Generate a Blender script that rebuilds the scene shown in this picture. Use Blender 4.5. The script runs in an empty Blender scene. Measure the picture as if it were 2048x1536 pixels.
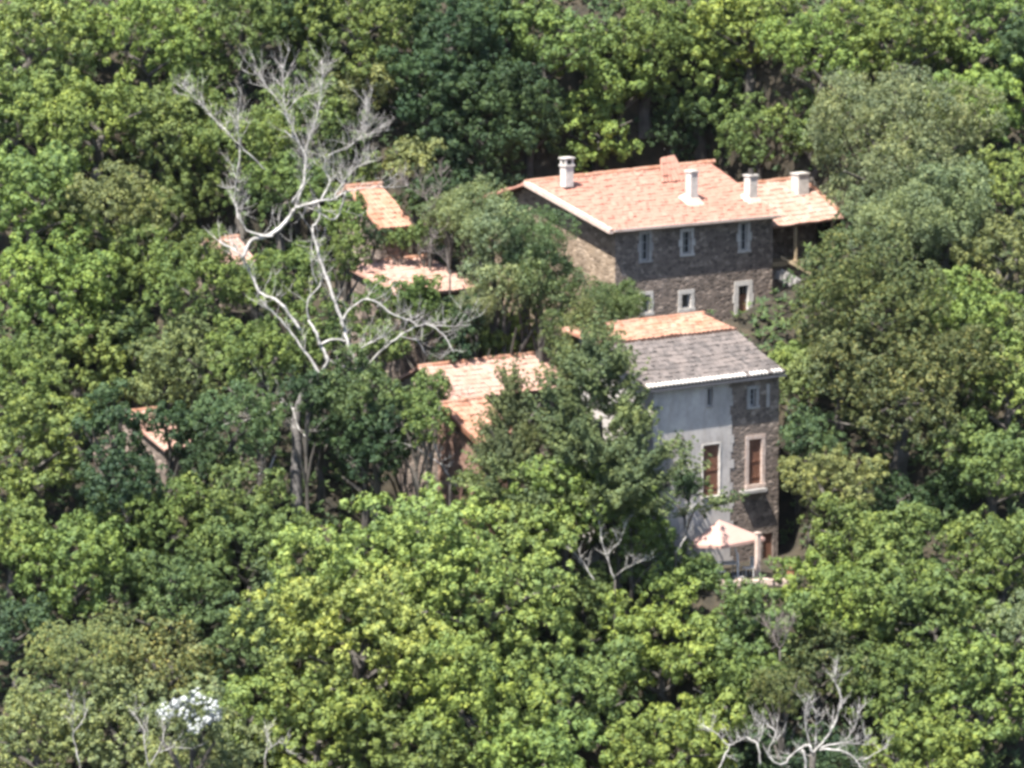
import bpy, math, random
import numpy as np
from mathutils import Vector, Matrix

# ------------------------------------------------------------------ camera, sky, sun, exposure
SC = bpy.context.scene
COL = SC.collection
DIST, PITCH, PXM = 220.0, math.radians(8.0), 41.0      # distance, downward tilt, photo pixels per metre at the target
CP, SP = math.cos(PITCH), math.sin(PITCH)
CAM = Vector((0, -DIST * CP, DIST * SP))
cam = bpy.data.cameras.new('camera')
cam.sensor_width = 36.0
cam.lens = 36.0 * DIST / (2048 / PXM)
cam.clip_start, cam.clip_end = 1.0, 5000.0
cam_o = bpy.data.objects.new('camera', cam)
COL.objects.link(cam_o)
cam_o.location = CAM
cam_o.rotation_euler = (math.radians(90) - PITCH, 0, 0)
SC.camera = cam_o

SUN = Vector((-0.26, -0.43, 0.866)).normalized()        # towards the sun
world = bpy.data.worlds.new('World')
SC.world = world
world.use_nodes = True
wn = world.node_tree
sky = wn.nodes.new('ShaderNodeTexSky')
sky.sky_type = 'NISHITA'
sky.sun_disc = False
sky.sun_elevation = math.asin(SUN.z)
sky.sun_rotation = math.atan2(SUN.x, SUN.y)
wn.links.new(sky.outputs[0], wn.nodes['Background'].inputs[0])
wn.nodes['Background'].inputs[1].default_value = 0.085
sun = bpy.data.lights.new('sun', 'SUN')
sun.energy, sun.angle, sun.color = 4.6, math.radians(0.5), (1.0, 0.95, 0.86)
sun_o = bpy.data.objects.new('sun', sun)
COL.objects.link(sun_o)
sun_o.rotation_euler = SUN.to_track_quat('Z', 'Y').to_euler()
sun_o.location = (0, 0, 120)
SC.view_settings.view_transform = 'Standard'
SC.view_settings.look = 'None'
SC.view_settings.gamma = 1.0
SC.view_settings.exposure = 1.95
SC.render.engine = 'CYCLES'
SC.cycles.filter_width = 3.4
SC.cycles.max_bounces = 6
SC.cycles.diffuse_bounces = 3
SC.cycles.transmission_bounces = 4
SC.cycles.use_denoising = True

# ------------------------------------------------------------------ helpers
def ray(px, py):
    d = Vector((0, CP, -SP)) * DIST + Vector((1, 0, 0)) * ((px - 1024) / PXM) + Vector((0, SP, CP)) * ((768 - py) / PXM)
    return d.normalized()
def at(px, py, y):                                     # the point seen at a photo pixel, at world depth y
    d = ray(px, py)
    return CAM + d * ((y - CAM.y) / d.y)
def smooth(t):
    t = np.clip(t, 0, 1)
    return t * t * (3 - 2 * t)
PADS = []                                              # levelled terraces: (origin xy, angle, x0, x1, y0, y1, z, margin)
def terr(x, y):
    x = np.asarray(x, float); y = np.asarray(y, float)
    up = 0.79 * y - 6.5
    up = np.where(y > 60, 0.79 * 60 - 6.5 + 18 * np.tanh((y - 60) / 23.0), up)
    u = (-60 - y)
    lo = -53.9 - 12 * np.tanh(np.maximum(u, 0) * 0.79 / 12)
    z = np.where(y > -60, up, lo)
    c = (-105 - y)
    z = np.where(c > 0, z + 0.5 * (np.sqrt(c * c + 400) - 20) * 1.72 * np.where(c > 0, 1, 0), z)
    z = np.minimum(z, np.where(y < -150, 26.0, 1e3))
    z = z + 0.5 * np.sin(x * 0.13 + 1.0) * np.cos(y * 0.11) + 0.25 * np.sin(x * 0.41 + y * 0.33)
    for (ox, oy, a, x0, x1, y0, y1, pz, m) in PADS:
        lx = (x - ox) * math.cos(a) + (y - oy) * math.sin(a)
        ly = -(x - ox) * math.sin(a) + (y - oy) * math.cos(a)
        dx = np.maximum(np.maximum(x0 - lx, lx - x1), 0)
        dy = np.maximum(np.maximum(y0 - ly, ly - y1), 0)
        w = smooth(1 - np.hypot(dx, dy) / m)
        z = z * (1 - w) + pz * w
    return z

def link(name, me, mat, parent=None):
    o = bpy.data.objects.new(name, me)
    if mat is not None and not me.materials:
        me.materials.append(mat)
    COL.objects.link(o)
    o.parent = parent
    return o
def obj(name, verts, faces, mat, parent=None, smooth_=False):
    me = bpy.data.meshes.new(name)
    me.from_pydata([tuple(v) for v in verts], [], [tuple(f) for f in faces])
    if smooth_:
        me.polygons.foreach_set('use_smooth', [True] * len(me.polygons))
    me.update()
    return link(name, me, mat, parent)
def fast_mesh(name, V, Q):                             # V (n,3), Q (m,4)
    me = bpy.data.meshes.new(name)
    V = np.ascontiguousarray(V, np.float32); Q = np.ascontiguousarray(Q, np.int32)
    me.vertices.add(len(V)); me.vertices.foreach_set('co', V.ravel())
    me.loops.add(Q.size); me.loops.foreach_set('vertex_index', Q.ravel())
    me.polygons.add(len(Q)); me.polygons.foreach_set('loop_start', np.arange(0, Q.size, 4, dtype=np.int32))
    me.update(calc_edges=True)
    return me
def empty(name, loc, rz=0.0):
    o = bpy.data.objects.new(name, None)
    COL.objects.link(o)
    o.location = loc
    o.rotation_euler = (0, 0, rz)
    o.empty_display_size = 0.3
    return o
def tag(o, label=None, cat=None, group=None, kind=None):
    if label: o['label'] = label
    if cat: o['category'] = cat
    if group: o['group'] = group
    if kind: o['kind'] = kind
    return o
class MB:
    def __init__(s): s.v = []; s.f = []
    def add(s, v, f):
        n = len(s.v); s.v += [tuple(p) for p in v]; s.f += [tuple(i + n for i in q) for q in f]; return s
    def box(s, x0, x1, y0, y1, z0, z1):
        return s.add([(x0,y0,z0),(x1,y0,z0),(x1,y1,z0),(x0,y1,z0),(x0,y0,z1),(x1,y0,z1),(x1,y1,z1),(x0,y1,z1)],
                     [(0,3,2,1),(4,5,6,7),(0,1,5,4),(1,2,6,5),(2,3,7,6),(3,0,4,7)])
    def tube(s, pts, rad, n=6, cap=True):
        pts = [Vector(p) for p in pts]
        rings = []
        for i, p in enumerate(pts):
            t = (pts[min(i + 1, len(pts) - 1)] - pts[max(i - 1, 0)])
            t = t.normalized() if t.length > 1e-6 else Vector((0, 0, 1))
            ref = Vector((0.2, 1, 0.1)) if abs(t.y) < 0.9 else Vector((1, 0, 0))
            a = t.cross(ref).normalized(); b = t.cross(a)
            r = rad[i] if hasattr(rad, '__len__') else rad
            rings.append([p + (a * math.cos(k * 2 * math.pi / n) + b * math.sin(k * 2 * math.pi / n)) * r for k in range(n)])
        v = [q for R in rings for q in R]
        f = [(i * n + k, i * n + (k + 1) % n, (i + 1) * n + (k + 1) % n, (i + 1) * n + k) for i in range(len(pts) - 1) for k in range(n)]
        if cap: f += [tuple(range(n))[::-1], tuple((len(pts) - 1) * n + k for k in range(n))]
        return s.add(v, f)
    def build(s, name, mat, parent=None, sm=False): return obj(name, s.v, s.f, mat, parent, sm)

# ------------------------------------------------------------------ materials
def mat(name, base, rough=0.8, spec=0.3):
    m = bpy.data.materials.new(name); m.use_nodes = True
    b = m.node_tree.nodes['Principled BSDF']
    b.inputs['Base Color'].default_value = (*base, 1)
    b.inputs['Roughness'].default_value = rough
    b.inputs['Specular IOR Level'].default_value = spec
    return m
def N(m, t, **kw):
    n = m.node_tree.nodes.new(t)
    for k, v in kw.items():
        if k.startswith('i_'): n.inputs[k[2:]].default_value = v
        else: setattr(n, k, v)
    return n
def L(m, a, b): m.node_tree.links.new(a, b)
def ramp(m, stops):
    r = N(m, 'ShaderNodeValToRGB')
    e = r.color_ramp.elements
    while len(e) < len(stops): e.new(0.5)
    for k, (p, c) in enumerate(stops):
        e[k].position = p; e[k].color = (*c, 1)
    return r
def mixc(m, fac, a, b, mode='MIX'):
    n = N(m, 'ShaderNodeMix', data_type='RGBA', blend_type=mode)
    for sock, val in ((n.inputs[0], fac), (n.inputs[6], a), (n.inputs[7], b)):
        if hasattr(val, 'is_output'): L(m, val, sock)
        elif isinstance(val, tuple): sock.default_value = (*val, 1)
        else: sock.default_value = val
    return n.outputs[2]
def noise(m, scale, detail=4, rough=0.6, coord=None):
    n = N(m, 'ShaderNodeTexNoise', i_Scale=scale, i_Detail=detail, i_Roughness=rough)
    if coord is not None: L(m, coord, n.inputs['Vector'])
    return n
def bump(m, h, strength=0.5, dist=0.03):
    b = N(m, 'ShaderNodeBump', i_Strength=strength, i_Distance=dist)
    L(m, h, b.inputs['Height'])
    L(m, b.outputs[0], m.node_tree.nodes['Principled BSDF'].inputs['Normal'])
def base(m, c): L(m, c, m.node_tree.nodes['Principled BSDF'].inputs['Base Color'])

def stone_mat(name, stops, mortar, scale=3.2):
    m = mat(name, (0.3, 0.25, 0.2), 0.9)
    tc = N(m, 'ShaderNodeTexCoord')
    mp = N(m, 'ShaderNodeMapping'); mp.inputs['Scale'].default_value = (1, 1, 1.7)
    L(m, tc.outputs['Object'], mp.inputs[0])
    v = N(m, 'ShaderNodeTexVoronoi', i_Scale=scale); L(m, mp.outputs[0], v.inputs['Vector'])
    e = N(m, 'ShaderNodeTexVoronoi', feature='DISTANCE_TO_EDGE', i_Scale=scale); L(m, mp.outputs[0], e.inputs['Vector'])
    sep = N(m, 'ShaderNodeSeparateColor'); L(m, v.outputs['Color'], sep.inputs[0])
    r = ramp(m, stops); L(m, sep.outputs[0], r.inputs[0])
    er = ramp(m, [(0.03, (1, 1, 1)), (0.10, (0, 0, 0))]); L(m, e.outputs['Distance'], er.inputs[0])
    c = mixc(m, er.outputs[0], r.outputs[0], mortar)
    n = noise(m, 0.9, 5, 0.65, tc.outputs['Object'])
    nr = ramp(m, [(0.3, (0.62, 0.6, 0.6)), (0.7, (1.2, 1.15, 1.1))]); L(m, n.outputs[0], nr.inputs[0])
    base(m, mixc(m, 0.8, c, nr.outputs[0], 'MULTIPLY'))
    bump(m, e.outputs['Distance'], 0.7, 0.08)
    return m
def tile_mat(name, stops, stain, amount=0.5):
    m = mat(name, (0.5, 0.25, 0.15), 0.85)
    tc = N(m, 'ShaderNodeTexCoord')
    mp = N(m, 'ShaderNodeMapping'); mp.inputs['Scale'].default_value = (4.2, 2.6, 2.6)
    L(m, tc.outputs['Object'], mp.inputs[0])
    v = N(m, 'ShaderNodeTexVoronoi', i_Scale=1.0); L(m, mp.outputs[0], v.inputs['Vector'])
    sep = N(m, 'ShaderNodeSeparateColor'); L(m, v.outputs['Color'], sep.inputs[0])
    r = ramp(m, stops); L(m, sep.outputs[0], r.inputs[0])
    n = noise(m, 0.8, 6, 0.7, tc.outputs['Object'])
    nr = ramp(m, [(0.45, (0, 0, 0)), (0.7, (1, 1, 1))]); L(m, n.outputs[0], nr.inputs[0])
    k = N(m, 'ShaderNodeMath', operation='MULTIPLY'); L(m, nr.outputs[0], k.inputs[0]); k.inputs[1].default_value = amount
    base(m, mixc(m, k.outputs[0], r.outputs[0], stain))
    return m
def rough_mat(name, c0, c1, scale=2.0, rough=0.85, b=0.3, lo=0.35, hi=0.68):
    m = mat(name, c0, rough)
    tc = N(m, 'ShaderNodeTexCoord')
    n = noise(m, scale, 6, 0.65, tc.outputs['Object'])
    r = ramp(m, [(lo, c0), (hi, c1)]); L(m, n.outputs[0], r.inputs[0])
    base(m, r.outputs[0])
    if b: bump(m, n.outputs[0], b, 0.03)
    return m
def leaf_mat(name, var=0.5, warm=(1.25, 1.1, 0.7), trans=0.35):
    m = bpy.data.materials.new(name); m.use_nodes = True
    nt = m.node_tree
    p = nt.nodes['Principled BSDF']
    oi = N(m, 'ShaderNodeObjectInfo'); ge = N(m, 'ShaderNodeNewGeometry')
    r = ramp(m, [(0.0, (1 - var * 0.75, 1 - var * 0.6, 1 - var * 0.35)), (0.55, (1, 1, 1)), (1.0, warm)])
    L(m, ge.outputs['Random Per Island'], r.inputs[0])
    c = mixc(m, 1.0, oi.outputs['Color'], r.outputs[0], 'MULTIPLY')
    tc = N(m, 'ShaderNodeTexCoord')
    n = noise(m, 0.45, 3, 0.6, tc.outputs['Object'])
    nr = ramp(m, [(0.35, (0.72, 0.78, 0.85)), (0.68, (1.2, 1.15, 0.95))]); L(m, n.outputs[0], nr.inputs[0])
    c = mixc(m, 1.0, c, nr.outputs[0], 'MULTIPLY')
    L(m, c, p.inputs['Base Color'])
    p.inputs['Roughness'].default_value = 0.6
    p.inputs['Specular IOR Level'].default_value = 0.15
    t = N(m, 'ShaderNodeBsdfTranslucent')
    L(m, mixc(m, 1.0, c, (1.25, 1.3, 0.5), 'MULTIPLY'), t.inputs[0])
    mx = N(m, 'ShaderNodeMixShader'); mx.inputs[0].default_value = trans
    L(m, p.outputs[0], mx.inputs[1]); L(m, t.outputs[0], mx.inputs[2])
    L(m, mx.outputs[0], nt.nodes['Material Output'].inputs[0])
    return m

M = {}
M['stone'] = stone_mat('stone', [(0, (0.076, 0.063, 0.056)), (0.5, (0.132, 0.107, 0.093)), (0.8, (0.185, 0.150, 0.130)), (1, (0.30, 0.25, 0.215))], (0.16, 0.132, 0.116))
M['stone_sunlit'] = stone_mat('stone_sunlit', [(0, (0.13, 0.10, 0.075)), (0.5, (0.20, 0.155, 0.115)), (1, (0.31, 0.25, 0.195))], (0.22, 0.175, 0.135))
M['tile'] = tile_mat('tile', [(0, (0.235, 0.112, 0.083)), (0.5, (0.255, 0.125, 0.094)), (1, (0.275, 0.143, 0.108))], (0.285, 0.170, 0.135), 0.45)
M['tile_pale'] = tile_mat('tile_pale', [(0, (0.25, 0.14, 0.105)), (0.5, (0.28, 0.17, 0.135)), (1, (0.30, 0.20, 0.165))], (0.30, 0.22, 0.19), 0.6)
M['tile_new'] = tile_mat('tile_new', [(0, (0.23, 0.105, 0.065)), (0.5, (0.275, 0.145, 0.095)), (1, (0.30, 0.18, 0.13))], (0.30, 0.19, 0.15), 0.5)
M['tile_grey'] = tile_mat('tile_grey', [(0, (0.050, 0.044, 0.043)), (0.5, (0.078, 0.067, 0.064)), (1, (0.120, 0.102, 0.096))], (0.165, 0.135, 0.122), 0.7)
def stained(name, c0, c1, c2):
    m = rough_mat(name, c0, c1, .8, .9, .3, .3, .7)
    tc = N(m, 'ShaderNodeTexCoord'); mp = N(m, 'ShaderNodeMapping'); mp.inputs['Scale'].default_value = (1.1, 1.1, .45)
    L(m, tc.outputs['Object'], mp.inputs[0])
    n = noise(m, 1.0, 6, .7, mp.outputs[0]); r = ramp(m, [(.48, (0, 0, 0)), (.66, (1, 1, 1))]); L(m, n.outputs[0], r.inputs[0])
    p = m.node_tree.nodes['Principled BSDF'].inputs['Base Color']; old = p.links[0].from_socket
    k = N(m, 'ShaderNodeMath', operation='MULTIPLY'); L(m, r.outputs[0], k.inputs[0]); k.inputs[1].default_value = .55
    c = mixc(m, k.outputs[0], old, c2); L(m, c, p)
    return m
M['cream'] = stained('cream_render', (0.25, 0.235, 0.23), (0.47, 0.43, 0.405), (0.21, 0.185, 0.165))
M['white_stone'] = rough_mat('white_stone', (0.33, 0.305, 0.285), (0.50, 0.47, 0.44), 3.0)
M['mortar'] = rough_mat('pale_mortar', (0.34, 0.25, 0.21), (0.46, 0.38, 0.34), 5.0)
M['grey_stone'] = rough_mat('grey_stone', (0.20, 0.19, 0.18), (0.33, 0.31, 0.30), 4.0)
M['wall_red'] = rough_mat('red_render', (0.12, 0.068, 0.052), (0.23, 0.145, 0.115), 2.5)
M['brown'] = rough_mat('brown_wood', (0.10, 0.045, 0.028), (0.17, 0.08, 0.05), 6.0, 0.7)
M['wood'] = rough_mat('weathered_wood', (0.25, 0.19, 0.12), (0.38, 0.30, 0.20), 6.0)
M['glass'] = mat('dark_glass', (0.012, 0.014, 0.018), 0.15, 0.5)
M['dark'] = rough_mat('near_black', (0.02, 0.018, 0.018), (0.05, 0.045, 0.04), 3.0)  # near-black tone for flue, chimney pot and an unbarred window
M['frame'] = mat('grey_paint', (0.30, 0.30, 0.30), 0.6)
M['fabric'] = rough_mat('peach_fabric', (0.31, 0.19, 0.158), (0.345, 0.225, 0.195), 1.2, 0.9, 0)
M['white'] = rough_mat('white_paint', (0.55, 0.54, 0.53), (0.66, 0.65, 0.64), 3.0, 0.6, 0)
M['greymetal'] = mat('grey_metal', (0.28, 0.30, 0.32), 0.5)
M['zinc'] = mat('old_zinc', (.07, .07, .08), .6)
M['dead_shaded'] = rough_mat('dead_shaded', (0.06, 0.055, 0.055), (0.15, 0.14, 0.135), 3.0, 0.9, 0.6)  # darker dead wood: the trunk's shade put into its colour
M['terracotta'] = rough_mat('terracotta', (0.27, 0.12, 0.07), (0.36, 0.18, 0.11), 4.0)
M['dead'] = rough_mat('dead_wood', (0.17, 0.162, 0.155), (0.46, 0.44, 0.42), 2.4, 0.9, 0.5)
M['twig'] = rough_mat('dry_twigs', (0.13, 0.105, 0.10), (0.22, 0.19, 0.18), 3.0, 0.9, 0)
M['bark'] = rough_mat('bark', (0.035, 0.031, 0.027), (0.10, 0.09, 0.08), 3.0, 0.9, 0.6)
M['petal'] = rough_mat('white_petals', (0.20, 0.215, 0.21), (0.40, 0.42, 0.42), 5.0, 0.7, 0)
M['litter'] = rough_mat('leaf_litter', (0.012, 0.011, 0.008), (0.045, 0.036, 0.024), 1.3, 0.95, 0.6)
M['leaf'] = leaf_mat('broad_leaf', 0.4, (1.22, 1.12, 0.9), 0.22)
M['leaf_fine'] = leaf_mat('small_leaf', 0.4, (1.2, 1.1, 0.95), 0.25)
M['leaf_rust'] = leaf_mat('rusty_leaf', 0.45, (1.38, 1.10, 0.85), 0.2)
M['needle'] = leaf_mat('needles', 0.45, (1.25, 1.15, 0.9), 0.15)

# ------------------------------------------------------------------ houses: shared builders
ANG = math.radians(40)
def hray(root, px, py, axis, val):                     # where the ray of a photo pixel meets a plane of the house's own frame
    Mi = Matrix.Rotation(-root.rotation_euler.z, 4, 'Z') @ Matrix.Translation(-root.location)
    o = Mi @ CAM; d = Mi.to_3x3() @ ray(px, py)
    return o + d * ((val - o[axis]) / d[axis])
def roof_sheet(parent, name, m, E0, E1, R1, R0, pitch=0.24, thick=0.10, seed=0, sag=0.05):
    rng = np.random.default_rng(seed)
    E0, E1, R1, R0 = [np.array(p, float) for p in (E0, E1, R1, R0)]
    ncor = max(3, int(np.linalg.norm(E1 - E0) / pitch)); nu = ncor * 6
    nc = max(2, int(np.linalg.norm(R0 - E0) / 0.36))
    nrm = np.cross(E1 - E0, R0 - E0); nrm /= np.linalg.norm(nrm)
    u = np.linspace(0, 1, nu + 1)
    rows = []; 
    jit = rng.normal(0, 0.014, (nc, ncor + 1))
    for c in range(nc):
        for (vv, lift) in ((c / nc, 0.028), ((c + 1) / nc - 1e-3, 0.0)):
            rows.append((vv, lift, c))
    V = []
    for (vv, lift, c) in rows:
        base_ = (E0[None] * (1 - u[:, None]) + E1[None] * u[:, None]) * (1 - vv) + (R0[None] * (1 - u[:, None]) + R1[None] * u[:, None]) * vv
        ph = u * ncor
        k = np.minimum(ph.astype(int), ncor)
        corr = 0.055 * np.abs(np.sin(math.pi * ph)) ** 0.7
        sg = -sag * np.sin(math.pi * u) * math.sin(math.pi * min(1, vv + 0.02)) + 0.02 * np.sin(u * 17 + vv * 5 + seed)
        V.append(base_ + nrm[None] * (corr + lift + jit[c][k] + sg)[:, None])
    nr = len(rows); V = np.concatenate(V)
    n = nu + 1
    F = [(i * n + j, i * n + j + 1, (i + 1) * n + j + 1, (i + 1) * n + j) for i in range(nr - 1) for j in range(nu)]
    V = [tuple(p) for p in V]
    k0 = len(V)                                        # underside
    for p in (E0, E1, R1, R0): V.append(tuple(p - nrm * thick))
    F.append((k0 + 3, k0 + 2, k0 + 1, k0))
    F.append(tuple([k0, k0 + 1] + [nu - j for j in range(nu + 1)]))
    F.append(tuple([k0 + 2, k0 + 3] + [(nr - 1) * n + j for j in range(nu + 1)]))
    F.append(tuple([k0 + 3, k0] + [i * n for i in range(nr)]))
    F.append(tuple([k0 + 1, k0 + 2] + [i * n + nu for i in range(nr)][::-1]))
    return obj(name, V, F, m, parent)
def bar(parent, name, m, A, B, w, h, up=Vector((0, 0, 1))):   # a beam of section w x h along A-B
    A, B = Vector(A), Vector(B); t = (B - A).normalized()
    s = t.cross(up).normalized() * w / 2; q = s.cross(t).normalized() * h / 2
    v = [A - s - q, A + s - q, A + s + q, A - s + q, B - s - q, B + s - q, B + s + q, B - s + q]
    return obj(name, v, [(0,3,2,1),(4,5,6,7),(0,1,5,4),(1,2,6,5),(2,3,7,6),(3,0,4,7)], m, parent)
def ridge_tiles(parent, m, A, B, r=0.13, name='ridge'):
    A, B = Vector(A), Vector(B); n = max(2, int((B - A).length / 0.42)); mb = MB(); rng = random.Random(3)
    for k in range(n):
        p = A.lerp(B, k / n); q = A.lerp(B, (k + 1) / n + 0.02); j = rng.uniform(-0.015, 0.02)
        mb.tube([p + Vector((0, 0, j)), q + Vector((0, 0, j + 0.02))], [r * 1.08, r * 0.94], 8)
    return mb.build(name, m, parent)
def front_wall(parent, name, m, x0, x1, z0, z1f, holes, y=0.0, depth=0.28):
    """wall in the plane y with rectangular openings and their reveals; z1f(x) is the top"""
    xs = sorted({x0, x1, *[h[0] for h in holes], *[h[1] for h in holes]}); zs = sorted({z0, *[h[2] for h in holes], *[h[3] for h in holes]})
    xs = [x for x in xs if x0 <= x <= x1]
    mb = MB()
    for i in range(len(xs) - 1):
        xa, xb = xs[i], xs[i + 1]
        for j in range(len(zs)):
            za = zs[j]
            last = j == len(zs) - 1
            zb0, zb1 = (z1f(xa), z1f(xb)) if last else (zs[j + 1],) * 2
            xm, zm = (xa + xb) / 2, (za + (zb0 + zb1) / 2) / 2
            if any(h[0] < xm < h[1] and h[2] < zm < h[3] for h in holes): continue
            mb.add([(xa, y, za), (xb, y, za), (xb, y, zb1), (xa, y, zb0)], [(0, 1, 2, 3)])
    for (a, b, c, d) in [h[:4] for h in holes]:
        e = y + depth
        mb.add([(a,y,c),(a,e,c),(a,e,d),(a,y,d)], [(0,1,2,3)])
        mb.add([(b,y,c),(b,y,d),(b,e,d),(b,e,c)], [(0,1,2,3)])
        mb.add([(a,y,d),(a,e,d),(b,e,d),(b,y,d)], [(0,1,2,3)])
        mb.add([(a,y,c),(b,y,c),(b,e,c),(a,e,c)], [(0,1,2,3)])
    return mb
def surround(mb, a, b, c, d, w=0.17, y=-0.035, depth=0.20, quoin=False, sill=True):
    """stone blocks round an opening"""
    e = y + depth
    H = d - c; n = max(3, int(H / 0.38)); hh = H / n
    for k in range(n):
        ex = 0.10 if (quoin and k == n // 2) else (0.02 * (k % 2))
        mb.box(a - w - ex, a + 0.002, y - 0.002 * (k % 2), e, c + k * hh, c + (k + 1) * hh - 0.012)
        mb.box(b - 0.002, b + w + ex, y - 0.002 * (k % 2), e, c + k * hh, c + (k + 1) * hh - 0.012)
    mb.box(a - w, b + w, y - 0.004, e, d, d + w * 0.95)
    if sill: mb.box(a - w - 0.03, b + w + 0.03, y - 0.05, e, c - w * 0.8, c - 0.003)
def window(parent, a, b, c, d, mw, pane='glass', bars=1, w=0.17, quoin=False, name='window', y=0.0):
    """window > frame mesh itself, with surround and pane as sub-parts"""
    fr = MB(); t = 0.05; y0, y1 = y + 0.16, y + 0.20
    fr.box(a, a + t, y0, y1, c, d).box(b - t, b, y0, y1, c, d).box(a + t, b - t, y0, y1, c, c + t).box(a + t, b - t, y0, y1, d - t, d)
    if bars:
        xm = (a + b) / 2
        fr.box(xm - 0.02, xm + 0.02, y0 + 0.002, y1 - 0.002, c + t, d - t)
        for k in range(1, 3): 
            z = c + (d - c) * k / 3
            fr.box(a + t, xm - 0.02, y0 + 0.004, y1 - 0.004, z - 0.012, z + 0.012).box(xm + 0.02, b - t, y0 + 0.004, y1 - 0.004, z - 0.012, z + 0.012)
    o = fr.build(name, M['frame'], parent)
    MB().box(a + t * 0.5, b - t * 0.5, y0 + 0.012, y1 - 0.012, c + t * 0.5, d - t * 0.5).build('pane', M[pane], o)
    sm = MB(); surround(sm, a, b, c, d, w, y - 0.035, 0.19, quoin); sm.build('surround', mw, o)
    return o
def shutters(parent, a, b, c, d, mw, w=0.16, y=0.0):
    mb = MB(); xm = (a + b) / 2
    for (xa, xb) in ((a, xm - 0.006), (xm + 0.006, b)):
        mb.box(xa, xb, y + 0.10, y + 0.14, c, d)
        n = max(2, int((xb - xa) / 0.13)); s = (xb - xa) / n
        for k in range(n): mb.box(xa + k * s + 0.008, xa + (k + 1) * s - 0.008, y + 0.085, y + 0.10, c + 0.01, d - 0.01)
        for f in (0.15, 0.5, 0.85): mb.box(xa + 0.01, xb - 0.01, y + 0.06, y + 0.085, c + (d - c) * f - 0.05, c + (d - c) * f + 0.05)
    o = mb.build('shutter', M['brown'], parent)
    sm = MB(); surround(sm, a, b, c, d, w, y - 0.035, 0.16, False); sm.build('surround', mw, o)
    return o
def chimney(parent, base_p, w, d, h, cap=True, flash=True, pot=False, m='white_stone', open_front=False):
    x, y, z = base_p
    mb = MB(); mb.box(x - w/2, x + w/2, y - d/2, y + d/2, z - 0.6, z + h)
    mb.box(x - w/2 - 0.05, x + w/2 + 0.05, y - d/2 - 0.05, y + d/2 + 0.05, z + h, z + h + 0.09)
    o = mb.build('chimney', M[m], parent)
    if flash:
        fb = MB(); k = 0.28
        fb.add([(x-w/2-k,y-d/2-k,z-0.30),(x+w/2+k,y-d/2-k,z-0.30),(x+w/2+k,y+d/2+k,z+0.14),(x-w/2-k,y+d/2+k,z+0.14),
                (x-w/2-.04,y-d/2-.04,z+0.14),(x+w/2+.04,y-d/2-.04,z+0.14),(x+w/2+.04,y+d/2+.04,z+0.34),(x-w/2-.04,y+d/2+.04,z+0.34)],
               [(0,1,5,4),(1,2,6,5),(2,3,7,6),(3,0,4,7)])
        fb.build('flashing', M['mortar'], o)
    if open_front:
        t = z + h + 0.09
        cb = MB()
        for sx in (-1, 1):
            for sy in (-1, 1): cb.box(x + sx*(w/2-.06) - .06, x + sx*(w/2-.06) + .06, y + sy*(d/2-.06) - .06, y + sy*(d/2-.06) + .06, t, t + 0.30)
        cb.box(x - w/2 - .06, x + w/2 + .06, y - d/2 - .06, y + d/2 + .06, t + .30, t + .38)
        cb.build('chimney_cap', M[m], o)
        MB().box(x - w/2 + .10, x + w/2 - .10, y - d/2 + .10, y + d/2 - .10, t, t + .297).build('flue', M['dark'], o)
    if pot:
        t = z + h + 0.09
        MB().tube([(x, y, t), (x, y, t + 0.30)], [w * 0.30, w * 0.24], 10).build('chimney_pot', M['dark'], o)
    return o

# ------------------------------------------------------------------ upper stone house
p0 = at(1230, 692, 10.0)
UH = tag(empty('stone_house', p0, ANG), 'large rubble stone house with an orange tiled roof and three white chimneys', 'house')
ov = 0.42
E0 = hray(UH, 1222, 463, 1, -ov); E1 = hray(UH, 1560, 431, 1, -ov)
ze = (E0.z + E1.z) / 2; UL = E1.x - 0.12
R0 = hray(UH, 1050, 366, 0, E0.x); R1 = hray(UH, 1422, 326, 0, E1.x)
E0, E1 = Vector((E0.x, -ov, ze)), Vector((E1.x, -ov, ze))
UD = R0.y
sl = (R0.z - ze) / (R0.y + ov)
back = 4.2
B0 = Vector((R0.x, R0.y + back, R0.z - back * sl)); B1 = Vector((R1.x, R1.y + back, R1.z - back * sl))
def zr(x):                                             # roof underside over the front wall
    return ze + ov * sl - 0.12
def holepx(x0, x1, y0, y1, root=None, y=0.0):          # an opening given by its photo extent on the front wall
    root = root or UH
    a = hray(root, x0, (y0 + y1) / 2, 1, y); b = hray(root, x1, (y0 + y1) / 2, 1, y); xm = (x0 + x1) / 2
    t = hray(root, xm, y0, 1, y); l = hray(root, xm, y1, 1, y)
    return (a.x, b.x, l.z, t.z)
uw = [holepx(1283, 1298, 468, 520), holepx(1365, 1382, 463, 507), holepx(1481, 1495, 447, 500),
      holepx(1284, 1300, 590, 625), holepx(1363, 1381, 588, 616), holepx(1476, 1496, 571, 638)]
wm = front_wall(UH, 'wall', M['stone'], 0, UL, -2.5, zr, uw)
dz = 0.14
wm.add([(0,0,-2.5),(0,0,zr(0)),(0,UD,R0.z-dz),(0,B0.y-.4,B0.z-dz+.4*sl),(0,B0.y-.4,-2.5)], [(0,1,2,3,4)])
wm.add([(UL,0,-2.5),(UL,0,zr(0)),(UL,R1.y,R1.z-dz),(UL,B1.y-.4,B1.z-dz+.4*sl),(UL,B1.y-.4,-2.5)], [(4,3,2,1,0)])
wm.add([(0,B0.y-.4,-2.5),(0,B0.y-.4,B0.z-dz+.4*sl),(UL,B1.y-.4,B1.z-dz+.4*sl),(UL,B1.y-.4,-2.5)], [(0,1,2,3)])
wall = wm.build('wall', M['stone'], UH)
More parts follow.
